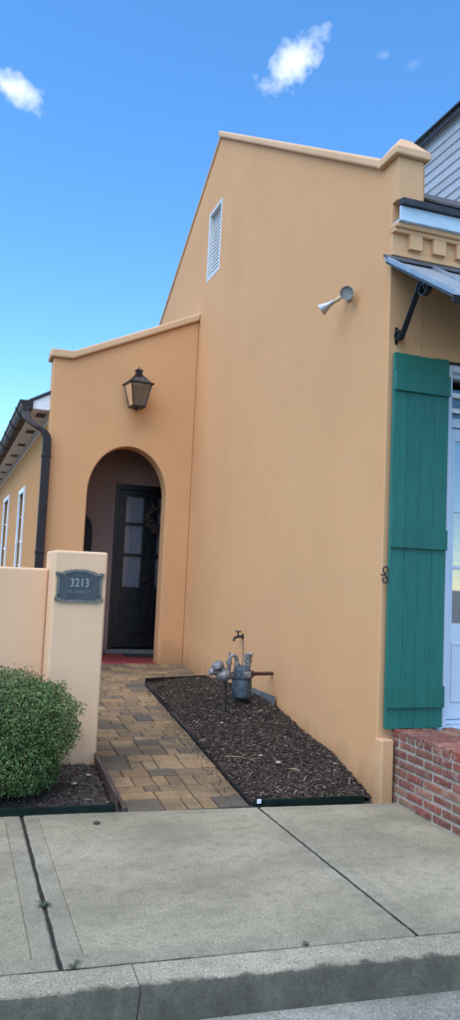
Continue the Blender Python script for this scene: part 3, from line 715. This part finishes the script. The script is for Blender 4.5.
# front double door
fr = MB(); fr.prism([(FDX0+.001, FDZ0-.09), (FDX0+.001, FDZ1-.001), (FDX1-.001, FDZ1-.001), (FDX1-.001, FDZ0-.09), (FDX1-.06, FDZ0-.09), (FDX1-.06, FDZ1-.08), (FDX0+.06, FDZ1-.08), (FDX0+.06, FDZ0-.09)], (), XZ, PB+.0, PB+.11)
fdr = part(fr, 'front_door', 'black_door', bevel=.004)
mid = (FDX0+FDX1)/2
for a, bq in ((FDX0+.062, mid-.002), (mid+.002, FDX1-.062)):
    s = .105; zz0 = [1.31, 1.79, 2.24]; zz1 = [1.755, 2.205, 2.62]
    lf = MB(); lf.prism([(a, FDZ0), (bq, FDZ0), (bq, FDZ1-.083), (a, FDZ1-.083)], [[(a+s, z0), (bq-s, z0), (bq-s, z1), (a+s, z1)] for z0, z1 in zip(zz0, zz1)], XZ, PB+.03, PB+.08)
    lf.prism([(a+s-.02, .62), (bq-s+.02, .62), (bq-s+.02, 1.16), (a+s-.02, 1.16)], [[(a+s+.02, .66), (bq-s-.02, .66), (bq-s-.02, 1.12), (a+s+.02, 1.12)]], XZ, PB+.02, PB+.0295)
    part(lf, 'door_leaf', 'black_door', fdr, bevel=.003)
    for z0, z1 in zip(zz0, zz1):
        bm = MB(); bm.box(a+s+.001, bq-s-.001, PB+.05, PB+.055, z0+.001, z1-.001); part(bm, 'pane', 'dark_glass', fdr)
    cu = MB(); n = 60; xs = [a+.08+(bq-a-.16)*i/n for i in range(n+1)]
    for i in range(n+1):
        yy = PB+.088+.016*math.sin(i*1.15)+.004*math.sin(i*.7)
        cu.v += [(xs[i], yy, 1.27), (xs[i], yy, 2.66)]
    for i in range(n): cu.f.append((i*2, i*2+2, i*2+3, i*2+1)); cu.mi.append(0)
    part(cu, 'curtain', 'curtain', fdr, smooth=True)
bm = MB(); bm.lathe([(.001, 0), (.02, .002), (.012, .02), (.026, .035), (.026, .055), (.001, .066)], (mid-.05, PB+.029, 1.42), (0, -1, 0), 12); part(bm, 'door_knob', 'pipe_dark', fdr, smooth=True)
bm = MB(); bm.box(FDX0-.04, FDX1, PB-.06, PB+.10, .3625, .42); part(bm, 'threshold', 'stone_sill', fdr, bevel=.008)
bm = MB(); bm.box(FDX0+.0, FDX1, PB+.16, PB+.19, .1, 3.3); part(bm, 'dark_hall', 'interior', fdr)

# ---- rear wing with gutter
wx, wy = 1.035, AY+.255
wing = bpy.data.objects.new('rear_wing', None); C.objects.link(wing); wing.parent = house
wing.location = (wx-GX, wy-FY, 0); wing.rotation_euler = (0, 0, R(.85))
def wp(bm, name, mat, par=None, **k): return bm.build(name, mat, par or wing, **k)
WL = 13.0; EZ = 3.53
wins = [(2.95, 3.85, 1.15, 2.80), (6.3, 7.6, .9, 2.95), (9.3, 10.3, 1.15, 2.8)]
bm = MB(); bm.prism([(.0, -.1), (WL, -.1), (WL, EZ+.25), (.0, EZ+.25)], [[(a, c), (b, c), (b, d), (a, d)] for a, b, c, d in wins], YZ, 0, .2)
wp(bm, 'wing_wall', 'stucco_wing', bevel=.006)
for a, b, c, d in wins:
    w = MB(); w.prism([(a-.05, c-.05), (b+.05, c-.05), (b+.05, d+.05), (a-.05, d+.05)], [[(a+.03, c+.03), (b-.03, c+.03), (b-.03, d-.03), (a+.03, d-.03)]], YZ, -.035, -.001)
    wo = wp(w, 'window', 'white_paint', bevel=.004)
    mu = MB()
    for k in (1, 2): mu.box(.02, .045, a+(b-a)*k/3-.012, a+(b-a)*k/3+.012, c+.001, d-.001)
    for k in (1, 2, 3): mu.box(.021, .044, a+.001, b-.001, c+(d-c)*k/4-.012-(.0 if k != 2 else .012), c+(d-c)*k/4+.012)
    mu.build('muntin', 'white_paint', wo)
    g = MB(); g.box(.05, .055, a+.001, b-.001, c+.001, d-.001); g.build('pane', 'window_glass', wo)
    g = MB(); g.box(.14, .15, a+.001, b-.001, c+.001, d-.001); g.build('window_back', 'interior', wo)
bm = MB(); bm.box(-.24, -.001, -.10, WL, EZ, EZ+.025); so = wp(bm, 'soffit', 'white_paint')
bm = MB(); bm.box(-.005, .02, .0, WL, EZ-.06, EZ-.001); wp(bm, 'frieze_board', 'white_paint', bevel=.004)
vm = MB(); vm.box(-.06, .06, -.14, .14, -.004, -.0005); vme = vm.mesh('soffit_vent', 'bronze_gutter')
for i in range(9):
    o = link('soffit_vent', vme, so); o.location = (-.12, .25+1.35*i, EZ-.0005)
bm = MB(); bm.box(-.264, -.241, -.10, WL, EZ-.01, EZ+.13); wp(bm, 'fascia', 'white_paint', bevel=.003)
# white boxed eave end facing the street
bm = MB(); bm.prism([(-.264, EZ+.001), (.0, EZ+.001), (.0, EZ+.245), (-.264, EZ+.10)], (), XZ, -.13, -.102); wp(bm, 'eave_return', 'white_paint', bevel=.003)
bm = MB(); bm.prism([(-.32, EZ+.075), (.9, EZ+.075+1.22*.55), (.9, EZ+.12+1.22*.55), (-.32, EZ+.11)], (), XZ, -.15, WL); wp(bm, 'wing_roof', 'roof_dark')
# gutter (open trough) with hangers and downspout
gp = [(-.265, EZ+.10), (-.265, EZ-.012), (-.36, EZ-.018), (-.395, EZ+.02), (-.41, EZ+.06), (-.43, EZ+.082), (-.43, EZ+.095), (-.422, EZ+.095), (-.422, EZ+.082), (-.402, EZ+.06), (-.387, EZ+.025), (-.357, EZ-.01), (-.273, EZ-.004), (-.273, EZ+.10)]
bm = MB(); bm.prism(gp, (), XZ, -.16, WL); bm.prism([gp[0], gp[1], gp[2], gp[3], gp[4], gp[5], gp[6]], (), XZ, -.1605, -.155)
gu = wp(bm, 'gutter', 'bronze_gutter')
hb = MB(); hb.prism([(-.431, EZ+.096), (-.431, EZ+.081), (-.411, EZ+.059), (-.396, EZ+.019), (-.361, EZ-.019), (-.266, EZ-.013), (-.266, EZ-.022), (-.366, EZ-.028), (-.404, EZ+.014), (-.42, EZ+.055), (-.44, EZ+.078), (-.44, EZ+.104)], (), XZ, -.012, .012); hme = hb.mesh('gutter_hanger', 'bronze_gutter')
for i in range(12): o = link('gutter_hanger', hme, gu); o.location = (0, .4+i*1.0, 0)
def round_rect_tube(bm, pts, hx, hy):
    n = len(pts); base = len(bm.v)
    for x, y, z in pts: bm.v += [(x-hx, y-hy, z), (x+hx, y-hy, z), (x+hx, y+hy, z), (x-hx, y+hy, z)]
    for i in range(n-1):
        for k in range(4): bm.f.append((base+i*4+k, base+i*4+(k+1) % 4, base+i*4+4+(k+1) % 4, base+i*4+4+k)); bm.mi.append(0)
    bm.f.append((base, base+1, base+2, base+3)); bm.mi.append(0); q = base+4*(n-1); bm.f.append((q+3, q+2, q+1, q)); bm.mi.append(0)
bm = MB(); yy = -.31
round_rect_tube(bm, [(-.345, yy+.16, EZ+.0), (-.345, yy+.16, EZ-.05), (-.343, yy+.13, EZ-.10), (-.325, yy+.08, EZ-.155), (-.28, yy+.03, EZ-.21), (-.20, yy, EZ-.262), (-.13, yy, EZ-.30), (-.095, yy, EZ-.35), (-.082, yy, EZ-.41), (-.08, yy, EZ-.5), (-.08, yy, 1.9), (-.08, yy, .35)], .052, .04)
ds = wp(bm, 'downspout', 'bronze_gutter', bevel=.01)
for z in (2.9, 1.7):
    bm = MB(); bm.box(-.14, -.02, yy-.046, yy+.046, z, z+.03); bm.build('strap', 'bronze_gutter', ds, bevel=.003)

# ------------------------------------------------------------------ brick stoop
stoop = thing('brick_stoop', 'weathered red brick door stoop beside the sidewalk at the street door', 'stoop', (2.98, 4.85, 0))
SX0, SX1, SY0, SY1, SZ = 2.985, 4.85, 3.72, FY-.004, .497
bm = MB(); bm.box(SX0+.006, SX1-.006, SY0+.006, SY1-.001, -.1, SZ-.02); o = part(bm, 'mortar_core', 'mortar', stoop)
brng = random.Random(5); bcache = {}
def brick_obj(cx, cy, cz, sx, sy, sz):
    k = (round(sx, 2), round(sy, 2), round(sz, 3), brng.randrange(4))
    if k not in bcache:
        b2 = MB(); j = lambda: brng.uniform(-.004, .004)
        pts = []
        for z in (-sz/2, sz/2):
            for (a, b) in ((-1, -1), (1, -1), (1, 1), (-1, 1)): pts.append((a*sx/2+j(), b*sy/2+j(), z+j()*.6))
        b2.hexa(pts[:4], pts[4:]); bcache[k] = b2.mesh('brick', 'old_brick')
    o = link('brick', bcache[k], stoop, bevel=.006, seg=1); o.location = Vector((cx, cy, cz))-Vector(stoop.location)
    o.rotation_euler = (brng.uniform(-.012, .012), brng.uniform(-.012, .012), brng.uniform(-.012, .012))
nc = 7; ch = (SZ-.062)/nc; BL = .205; J = .016
for c in range(nc):
    z = ch*(c+.5)+.002
    y = SY1-.005-(0 if c % 2 else BL/2)
    if c % 2 == 0: brick_obj(SX0+.035, SY1-.006-BL/4+J/4, z, .07+brng.uniform(-.006, .006), BL/2-J/2, ch-J)
    while y-BL > SY0-.02:
        brick_obj(SX0+.035-brng.uniform(0, .006), y-BL/2, z, .07, BL-J, ch-J); y -= BL
    if y-SY0 > .05: brick_obj(SX0+.035, (y+SY0)/2, z, .07, y-SY0-J, ch-J)
    x = SX0+.075+(0 if c % 2 else BL/2)
    if c % 2 == 0: brick_obj(SX0+.075+BL/4, SY0+.035, z, BL/2-J, .07, ch-J)
    while x+BL < SX1+.02: brick_obj(x+BL/2, SY0+.035, z, BL-J, .07, ch-J); x += BL
# top: rowlock course along the side, then bricks flat
y = SY1-.006
while y-.10 > SY0-.03:
    brick_obj(SX0+.095, y-.05, SZ-.026, .20, .10-J, .06); y -= .10
rowi = 0; x = SX0+.205
while x < SX1-.1:
    y = SY1-.006-(.1 if rowi % 2 else 0)
    while y-BL > SY0-.03: brick_obj(x+.05, y-BL/2, SZ-.026, .10-J, BL-J, .056); y -= BL
    x += .10; rowi += 1

# ------------------------------------------------------------------ neighbouring sided house
nb = thing('sided_house', 'grey clapboard house wall with dark eave rising behind the roof', 'house', (7.0, 9, 0))
NX = 7.02
bm = MB(); bm.box(NX+.03, NX+6, 5.4, 16, -.1, 9.05); part(bm, 'wall', 'siding', nb)
bd = MB(); bd.add([(0, 0, -.01), (0, 10.6, -.01), (-.022, 10.6, .0), (-.022, 0, .0), (0, 0, .175), (0, 10.6, .175), (-.004, 10.6, .175), (-.004, 0, .175)], [(0, 1, 2, 3), (4, 7, 6, 5), (3, 2, 6, 7), (0, 3, 7, 4), (1, 5, 6, 2), (0, 4, 5, 1)])
bdm = bd.mesh('siding_board', 'siding')
for i in range(30):
    o = link('siding_board', bdm, nb); o.location = Vector((NX+.028, 5.4, 4.2+.163*i))-Vector(nb.location)
bm = MB(); bm.box(NX-.05, NX+.02, 5.3, 16.1, 8.965, 8.985); part(bm, 'soffit', 'siding', nb)
bm = MB(); bm.box(NX-.075, NX-.05, 5.3, 16.1, 8.955, 9.06); part(bm, 'fascia', 'roof_dark', nb)
bm = MB(); bm.prism([(NX-.12, 9.062), (NX+3, 10.9), (NX+6.2, 9.062), (NX+6.2, 9.11), (NX+3, 11.0), (NX-.12, 9.095)], (), XZ, 5.25, 16.15); part(bm, 'roof', 'roof_dark', nb)

# ------------------------------------------------------------------ garden wall and pillar
GW = MB(); GW.box(-3.4, .684, 6.22, 6.42, -.1, 1.512)
tag(GW.build('garden_wall', 'stucco_pale', bevel=.018, seg=3), 'low pale stucco garden wall behind the shrub', 'wall')
PL = MB(); PL.box(.685, 1.082, 5.9, 6.46, -.1, 1.652)
tag(PL.build('gate_pillar', 'stucco_pale', bevel=.018, seg=3), 'pale stucco pillar carrying the house number plaque', 'pillar')
# plaque
pq = thing('house_number_plaque', 'blue grey arched metal plaque reading 3213 on the pillar', 'plaque', (.879, 5.899, 1.387))
hw, hh = .180, .106
def plq(s):
    w, h = hw-s, hh-s
    pts = [(-w+.03, -h-.012), (w-.03, -h-.012), (w-.03, -h), (w, -h), (w, -h+.03), (w-.012, -h+.03), (w-.012, h-.03), (w, h-.03), (w, h), (w-.035, h)]
    n = 10
    for i in range(n+1):
        a = math.pi*i/n; x = math.cos(a)*(w-.045); pts.append((x, h-.012+.036*math.sin(a)**1))
    pts += [(-w+.035, h), (-w, h), (-w, h-.03), (-w+.012, h-.03), (-w+.012, -h+.03), (-w, -h+.03), (-w, -h), (-w+.03, -h)]
    return pts
bm = MB(); bm.prism(plq(0), [plq(.019)[::1]], XZ, -.016, -.001); o = bm.build('rim', 'plaque_rim', pq, bevel=.003)
bm = MB(); bm.prism(plq(.018), (), XZ, -.010, -.0015); o = bm.build('plate', 'plaque', pq)
def text_part(body, size, x, z, parent, mat, depth=.002, sx=1.0, name='lettering', y=-.0125):
    cu = bpy.data.curves.new('txt', 'FONT'); cu.body = body; cu.size = size; cu.align_x = 'CENTER'; cu.align_y = 'CENTER'; cu.extrude = depth; cu.resolution_u = 3
    to = bpy.data.objects.new('txt', cu); C.objects.link(to); bpy.context.view_layer.update()
    me = bpy.data.meshes.new_from_object(to.evaluated_get(bpy.context.evaluated_depsgraph_get())); bpy.data.objects.remove(to)
    me.materials.clear(); me.materials.append(MATS[mat])
    me.transform(Matrix.Rotation(R(90), 4, 'X') @ Matrix.Diagonal((sx, 1, 1, 1)))
    o = link(name, me, parent, loc=(x, y, z)); return o
for i, chx in enumerate('3213'): text_part(chx, .088, -.0545+i*.0365, .026, pq, 'plaque_text', sx=.72, name='digit')
for i, chx in enumerate(('STL', 'ANKE', 'ST')): text_part(chx, .030, (-.074, .0, .074)[i], -.040, pq, 'plaque_text_dim', sx=.9, name='lettering')
for sx_ in (-1, 1):
    for sz_ in (-1, 1):
        bm = MB(); bm.lathe([(.006, 0), (.006, .002), (.001, .005)], (sx_*(hw-.010), -.0165, sz_*(hh-.012)), (0, -1, 0), 10); bm.build('screw', 'plaque_rim', pq, smooth=True)

# ------------------------------------------------------------------ lantern
LC = Vector((2.045, AY-.20, 0))
ln = thing('wall_lantern', 'black coach lantern with glass panes mounted above the porch arch', 'lantern', (LC.x, LC.y, 3.625), None); ln.scale = (.9, .9, .93)
ln.rotation_euler = (0, 0, R(8))
tw, bw_, zt = .152, .088, .325           # half width top, bottom, body height
def edge_bar(bm, a, b, r):
    bm.tube([a, b], r, 4)
fm = MB()
for (sx_, sy_) in ((1, 1), (1, -1), (-1, 1), (-1, -1)):
    edge_bar(fm, (sx_*bw_, sy_*bw_, .02), (sx_*tw, sy_*tw, zt), .011)
    edge_bar(fm, (sx_*tw, sy_*tw, zt+.01), (sx_*.045, sy_*.045, zt+.125), .009)
fm.prism([(-tw-.028, -tw-.028), (tw+.028, -tw-.028), (tw+.028, tw+.028), (-tw-.028, tw+.028)], [[(-tw+.02, -tw+.02), (tw-.02, -tw+.02), (tw-.02, tw-.02), (-tw+.02, tw-.02)]], XY, zt-.008, zt+.014)
fm.box(-bw_-.012, bw_+.012, -bw_-.012, bw_+.012, 0, .022)
fm.build('frame', 'black_iron', ln, bevel=.002, seg=1)
top_m = MB(); top_m.box(-.05, .05, -.05, .05, zt+.118, zt+.14); top_m.box(-.04, .04, -.04, .04, zt+.14, zt+.195); top_m.hexa([(-.055, -.055, zt+.195), (.055, -.055, zt+.195), (.055, .055, zt+.195), (-.055, .055, zt+.195)], [(-.035, -.035, zt+.215), (.035, -.035, zt+.215), (.035, .035, zt+.215), (-.035, .035, zt+.215)])
top_m.lathe([(.012, zt+.215), (.016, zt+.225), (.006, zt+.235), (.01, zt+.243), (.001, zt+.262)], seg=10)
top_m.build('chimney_cap', 'black_iron', ln)
fin = MB(); fin.lathe([(.001, -.055), (.010, -.05), (.013, -.04), (.006, -.03), (.018, -.012), (.02, .0)], seg=10); fin.build('finial', 'black_iron', ln, smooth=True)
for k in range(4):
    Mr = Matrix.Rotation(math.pi/2*k, 4, 'Z')
    g = MB(); q = [Mr @ Vector(p) for p in ((-bw_, -bw_, .022), (bw_, -bw_, .022), (tw, -tw, zt-.009), (-tw, -tw, zt-.009))]; g.add(q, [(0, 1, 2, 3)])
    g.build('pane', 'lantern_glass', ln)
    g = MB(); q = [Mr @ Vector(p) for p in ((-tw+.005, -tw+.005, zt+.0145), (tw-.005, -tw+.005, zt+.0145), (.045, -.045, zt+.12), (-.045, -.045, zt+.12))]; g.add(q, [(0, 1, 2, 3)])
    g.build('roof_pane', 'lantern_glass', ln)
g = MB(); g.lathe([(.02, .022), (.02, .06), (.008, .065), (.008, .15), (.001, .155)], seg=10); g.build('burner', 'lamp_metal', ln, smooth='auto')
bm = MB(); bm.tube([(0, .225, .10), (0, .17, .04), (0, .09, -.006), (0, .0, -.008)], .011, 8); bm.tube([(0, .225, .25), (0, .15, .33)], .009, 6)
bm.box(-.035, .035, .195, .2195, .03, .30, 0, Matrix.Rotation(R(-8), 4, 'Z')); bm.build('wall_arm', 'black_iron', ln)

# ------------------------------------------------------------------ twin flood light
fl = thing('flood_light', 'twin silver flood light on the tall gable wall', 'flood light', (GX-.001, 5.56, 3.845))
bm = MB(); bm.lathe([(.055, 0), (.055, .008), (.045, .022), (.02, .026)], (0, 0, 0), (-1, 0, 0), 24); bm.build('base_plate', 'lamp_paint', fl, smooth='auto')
def head(o_, d, name='lamp_head', k=1.0):
    d = Vector(d).normalized(); bm = MB()
    bm.lathe([(r*k, h*k) for r, h in [(.001, -.085), (.020, -.083), (.022, -.075), (.022, -.05), (.027, -.032), (.048, .02), (.056, .035), (.056, .04), (.049, .04), (.043, .018), (.001, .016)]], o_, d, 24)
    h = bm.build(name, 'lamp_metal', fl, smooth='auto'); return h
o1 = Vector((2.80, 5.453, 3.817))-Vector(fl.location); d1 = (EYE-Vector((2.8, 5.45, 3.82))).normalized()+Vector((-.12, .1, .05))
head(o1, d1)
d2 = Vector((-.62, .62, -.48)).normalized(); o2 = Vector((2.702, 5.65, 3.748))-Vector(fl.location); head(o2, d2, k=.95)
bm = MB(); bm.tube([(-.01, .02, 0), (-.04, .05, .012), o2-d2*.10+Vector((.02, 0, .01)), o2-d2*.04], .017, 10); bm.tube([(-.01, -.02, 0), (-.02, -.03, .01), o1-Vector(d1).normalized()*.075], .015, 10); bm.build('swivel_arm', 'lamp_paint', fl, smooth=True)

# ------------------------------------------------------------------ gas meter and hose tap
MY = 6.87
gm = thing('gas_meter', 'blue grey gas meter with silver regulator and pipes standing in the mulch', 'gas meter', (2.57, MY, .26))
bm = MB(); pr = [(.085, 0), (.095, .02), (.098, .15), (.098, .26), (.09, .275), (.105, .28), (.105, .31), (.09, .315), (.085, .36), (.05, .39), (.001, .395)]
pr = [(r, h if h > .2 else .1+h*.5) for r, h in pr]; bm.lathe(pr, (0, 0, .05), seg=22); bm.v = [(x*.92, y*1.12, z) for x, y, z in bm.v]; bm.build('meter_body', 'meter_blue', gm, smooth='auto')
bm = MB(); bm.box(-.03, .045, -.125, -.10, .335, .40); bm.build('index_box', 'meter_grey', gm, bevel=.008)
bm = MB(); bm.lathe([(.001, 0), (.026, .001), (.028, .006), (.024, .010), (.001, .011)], (.008, -.126, .368), (0, -1, .1), 16); bm.build('dial', 'meter_grey', gm, smooth='auto')
bm = MB()
for k in range(12):
    a = k*math.pi/6; bm.lathe([(.007, 0), (.007, .012), (.001, .014)], (.0905*math.cos(a), .11*math.sin(a), .36), seg=6)
stuff(bm.build('flange_bolts', 'pipe_dark', gm))
bm = MB()
bm.tube([(.055, .0, .40), (.055, 0, .50), (.058, 0, .535), (.085, 0, .545)], .026, 10); bm.lathe([(.038, .0), (.038, .03)], (.055, 0, .47), seg=12); bm.lathe([(.036, .0), (.036, .04)], (.055, 0, .51), seg=12)
bm.tube([(-.055, 0, .40), (-.055, 0, .46), (-.062, 0, .51), (-.085, 0, .535), (-.115, 0, .53), (-.13, 0, .50), (-.132, 0, .44), (-.132, 0, .33)], .018, 10)
bm.lathe([(.027, 0), (.027, .03)], (-.132, 0, .45), seg=10); bm.lathe([(.027, 0), (.027, .03)], (-.055, 0, .43), seg=10)
bm.tube([(-.132, 0, .56), (-.132, 0, .50)], .01, 8)
bm.build('gooseneck_pipe', 'meter_grey', gm, smooth='auto')
bm = MB(); bm.tube([(-.165, -.01, .34), (-.165, -.01, -.06)], .019, 10); bm.lathe([(.028, 0), (.028, .03)], (-.165, -.01, .14), seg=10); bm.build('riser_pipe', 'pipe_dark', gm, smooth='auto')
bm = MB()
bm.lathe([(.03, -.05), (.06, -.045), (.075, -.01), (.075, .01), (.06, .035), (.03, .05), (.022, .075)], (-.19, -.02, .36), (-.25, -.3, .92), 18)
bm.lathe([(.02, 0), (.055, .01), (.06, .03), (.045, .055), (.001, .06)], (-.235, -.02, .42), (-.5, -.2, .8), 16)
bm.tube([(-.19, -.02, .37), (-.30, -.03, .385)], [.03, .026], 12); bm.lathe([(.034, 0), (.036, .02), (.025, .035), (.001, .036)], (-.295, -.03, .384), (-1, -.1, .12), 14)
bm.tube([(-.18, 0, .34), (-.06, 0, .34)], .026, 10)
bm.build('regulator', 'meter_grey', gm, smooth='auto')
bm = MB(); bm.tube([(.09, 0, .365), (.309, 0, .368)], .017, 10); bm.lathe([(.028, 0), (.028, .03)], (.085, 0, .365), (1, 0, 0), 10); bm.build('wall_pipe', 'pipe_rust', gm, smooth='auto')
tp = thing('hose_tap', 'small dark tap on the wall above the gas meter', 'tap', (GX, 7.72, .90))
bm = MB(); bm.tube([(0, 0, 0), (-.05, 0, 0), (-.09, 0, -.012), (-.105, 0, -.05)], [.014, .016, .016, .012], 10); bm.lathe([(.03, 0), (.03, .006)], (0, 0, 0), (-1, 0, 0), 14); bm.tube([(-.055, 0, 0), (-.055, 0, .045)], .009, 8); bm.build('spout', 'pipe_dark', tp, smooth='auto')
bm = MB(); bm.lathe([(.001, 0), (.032, .002), (.034, .008), (.03, .014), (.001, .016)], (-.055, 0, .045), seg=14); bm.build('handle', 'pipe_dark', tp, smooth='auto')
bm = MB(); bm.tube([(-.006, -.035, -.05), (-.006, -.04, -.4)], .005, 6); bm.build('conduit', 'meter_grey', tp)
bm = MB(); bm.add([(GX-.05, 6.74, .20), (GX-.006, 7.42, .24), (GX-.003, 7.42, .425), (GX-.03, 6.74, .435), (GX-.042, 6.74, .20), (GX-.002, 7.42, .24), (GX-.001, 7.42, .425), (GX-.022, 6.74, .435)],
                  [(0, 1, 2, 3), (4, 7, 6, 5), (0, 4, 5, 1), (3, 2, 6, 7), (0, 3, 7, 4), (1, 5, 6, 2)])
tag(bm.build('wall_flashing', 'grey_flash'), 'grey sheet leaning on the wall base behind the gas meter', 'sheet')

# ------------------------------------------------------------------ porch small things
bm = MB(); bm.box(-.36, .36, -.18, .18, 0, .012); tag(bm.build('door_mat', 'mat_rug', bevel=.004, loc=(2.66, PB-.30, .3625)), 'dark doormat on the red porch floor', 'doormat')
wr = thing('wreath', 'dark dried wreath hanging on the black front door', 'wreath', (mid+.085, PB-.01, 2.33))
bm = MB(); rg = random.Random(8)
for i in range(420):
    a = rg.uniform(0, 6.283); r = .135+rg.gauss(0, .032); c = Vector((r*math.cos(a), rg.uniform(-.05, .015), r*math.sin(a)*1.15)); s = rg.uniform(.014, .034)
    M = Matrix.Translation(c) @ Matrix.Rotation(rg.uniform(0, 6.3), 4, 'Z') @ Matrix.Rotation(rg.uniform(0, 6.3), 4, 'X') @ Matrix.Rotation(rg.uniform(0, 6.3), 4, 'Y')
    bm.add([M @ Vector(p) for p in ((-s, 0, 0), (0, -s*.5, .004), (s, 0, 0), (0, s*.5, .004))], [(0, 1, 2, 3)])
bm.build('foliage', 'wreath_leaf', wr)
bm = MB(); bm.tube([(.135*math.cos(k*.3), 0, .15*math.sin(k*.3)) for k in range(22)], .014, 6); bm.build('ring', 'bark', wr)
ap = thing('arched_wall_ornament', 'dark arched ornament on the porch wall left of the door', 'ornament', (1.625, PB-.002, 1.35))
def archpoly(w, h, r): return [(-w, 0), (w, 0)]+[(w*math.cos(R(a)), h+r*math.sin(R(a))) for a in range(0, 181, 15)]
bm = MB(); bm.prism(archpoly(.17, .72, .24), [[(x*.86, z*.96+.03) for x, z in archpoly(.17, .72, .24)]], XZ, -.035, 0); bm.build('frame', 'black_door', ap, bevel=.004)
bm = MB(); bm.prism([(x*.87, z*.965+.025) for x, z in archpoly(.17, .72, .24)], (), XZ, -.012, -.001); bm.build('panel', 'bronze_gutter', ap)

# ------------------------------------------------------------------ clipped shrub
shr = thing('clipped_shrub', 'rounded green boxwood shrub in front of the low garden wall', 'shrub', (.22, 5.45, .02))
nr = np.random.default_rng(4)
lobes = [((-.02, .02, .49), (.54, .38, .325)), ((.23, -.06, .47), (.40, .31, .275)), ((-.30, -.10, .45), (.39, .32, .30)), ((.02, -.16, .22), (.46, .27, .20)), ((.28, -.10, .17), (.24, .20, .15)), ((-.75, .0, .45), (.45, .4, .36))]
def leaf_mesh(n_total):
    V = []; F = []
    tot = sum(r[0]*r[1] for _, r in lobes); k = 0
    for (c, r) in lobes:
        n = int(n_total*r[0]*r[1]/tot); i = 0
        while i < n:
            d = nr.normal(size=3); d /= np.linalg.norm(d)
            nz_ = noise.noise(Vector(d*3.1+np.array(c)*5)); nz2 = noise.noise(Vector(d*8.5+np.array(c)*9))
            sq = 1/(np.sum(np.abs(d)**3.2)**(1/3.2)); sq = 1+(sq-1)*(.75 if r[2] > .25 else .2)
            rad = sq*(1-.16*abs(nr.normal())**1.3)*(1+.16*nz_+.14*nz2)
            if nr.random() < .03: rad += nr.random()**2*.22
            if rad < .35: continue
            p = np.array(c)+d*np.array(r)*rad
            if p[2] < .03: continue
            s = nr.uniform(.005, .0125); w = s*.62
            nrm = d+nr.normal(size=3)*.55; nrm /= np.linalg.norm(nrm)
            t1 = np.cross(nrm, nr.normal(size=3)); t1 /= np.linalg.norm(t1); t2 = np.cross(nrm, t1)
            b0 = p-t1*s; tip = p+t1*s; l = p+t2*w-nrm*.002; rr_ = p-t2*w-nrm*.002; up_ = nrm*.003
            V += [tuple(b0), tuple(l), tuple(tip+up_), tuple(rr_)]; F += [(k, k+1, k+2, k+3)]; k += 4; i += 1
    me = bpy.data.meshes.new('foliage'); me.from_pydata(V, [], F); me.materials.append(MATS['leaves']); return me
stuff(link('foliage', leaf_mesh(100000), shr))
bm = MB(); rg = random.Random(2)
for i in range(26):
    c, r = lobes[rg.randrange(5)]; e_ = Vector(c)+Vector((rg.gauss(0, .5)*r[0], rg.gauss(0, .5)*r[1], rg.gauss(0, .4)*r[2])); b0 = Vector((rg.gauss(0, .05), rg.gauss(0, .04), -.05)); mdp = (b0+e_)/2+Vector((0, 0, .06))
    bm.tube([b0, mdp, e_], [.011, .007, .003], 5)
bm.build('stem', 'bark', shr)

# small weeds in the pavement joints
def weed(x, y, n, s, label, seed):
    rg = random.Random(seed); w = thing('weed', label, 'weed', (x, y, -.004)); bm = MB()
    for i in range(n):
        a = rg.uniform(0, 6.28); L = s*rg.uniform(.5, 1.2); d = Vector((math.cos(a), math.sin(a), 0)); q = Vector((-d.y, d.x, 0))*L*.09; h = rg.uniform(.2, .9)
        bm.add([q*.4, -q*.4, d*L*.5-q+Vector((0, 0, L*h*.6)), d*L*.5+q+Vector((0, 0, L*h*.6)), d*L+Vector((0, 0, L*h*.55))], [(0, 1, 2, 3), (3, 2, 4)])
    bm.build('blade', 'weed_green', w); return w
def onz(px, py):
    d = fw*780+rt*(px-230)-up*(py-510); return EYE+d*(-EYE.z/d.z)
for n, (px, py, k, s, lb) in enumerate(((43, 906, 22, .042, 'small green weed in the left pavement joint'), (73, 967, 12, .045, 'thin grass tuft where the slab meets the kerb at left'), (305, 944, 16, .024, 'low grass tuft along the middle of the kerb joint'))):
    q = onz(px, py); weed(q.x, q.y, k, s, lb, 20+n)
q = onz(97, 825)
bm = MB(); bm.lathe([(.001, 0), (.022, .003), (.018, .012), (.001, .016)], seg=9); tag(bm.build('leaf_litter', 'bark', loc=(q.x, q.y+.02, .001)), 'dark dry leaf lying on the pavement slab', 'leaf')
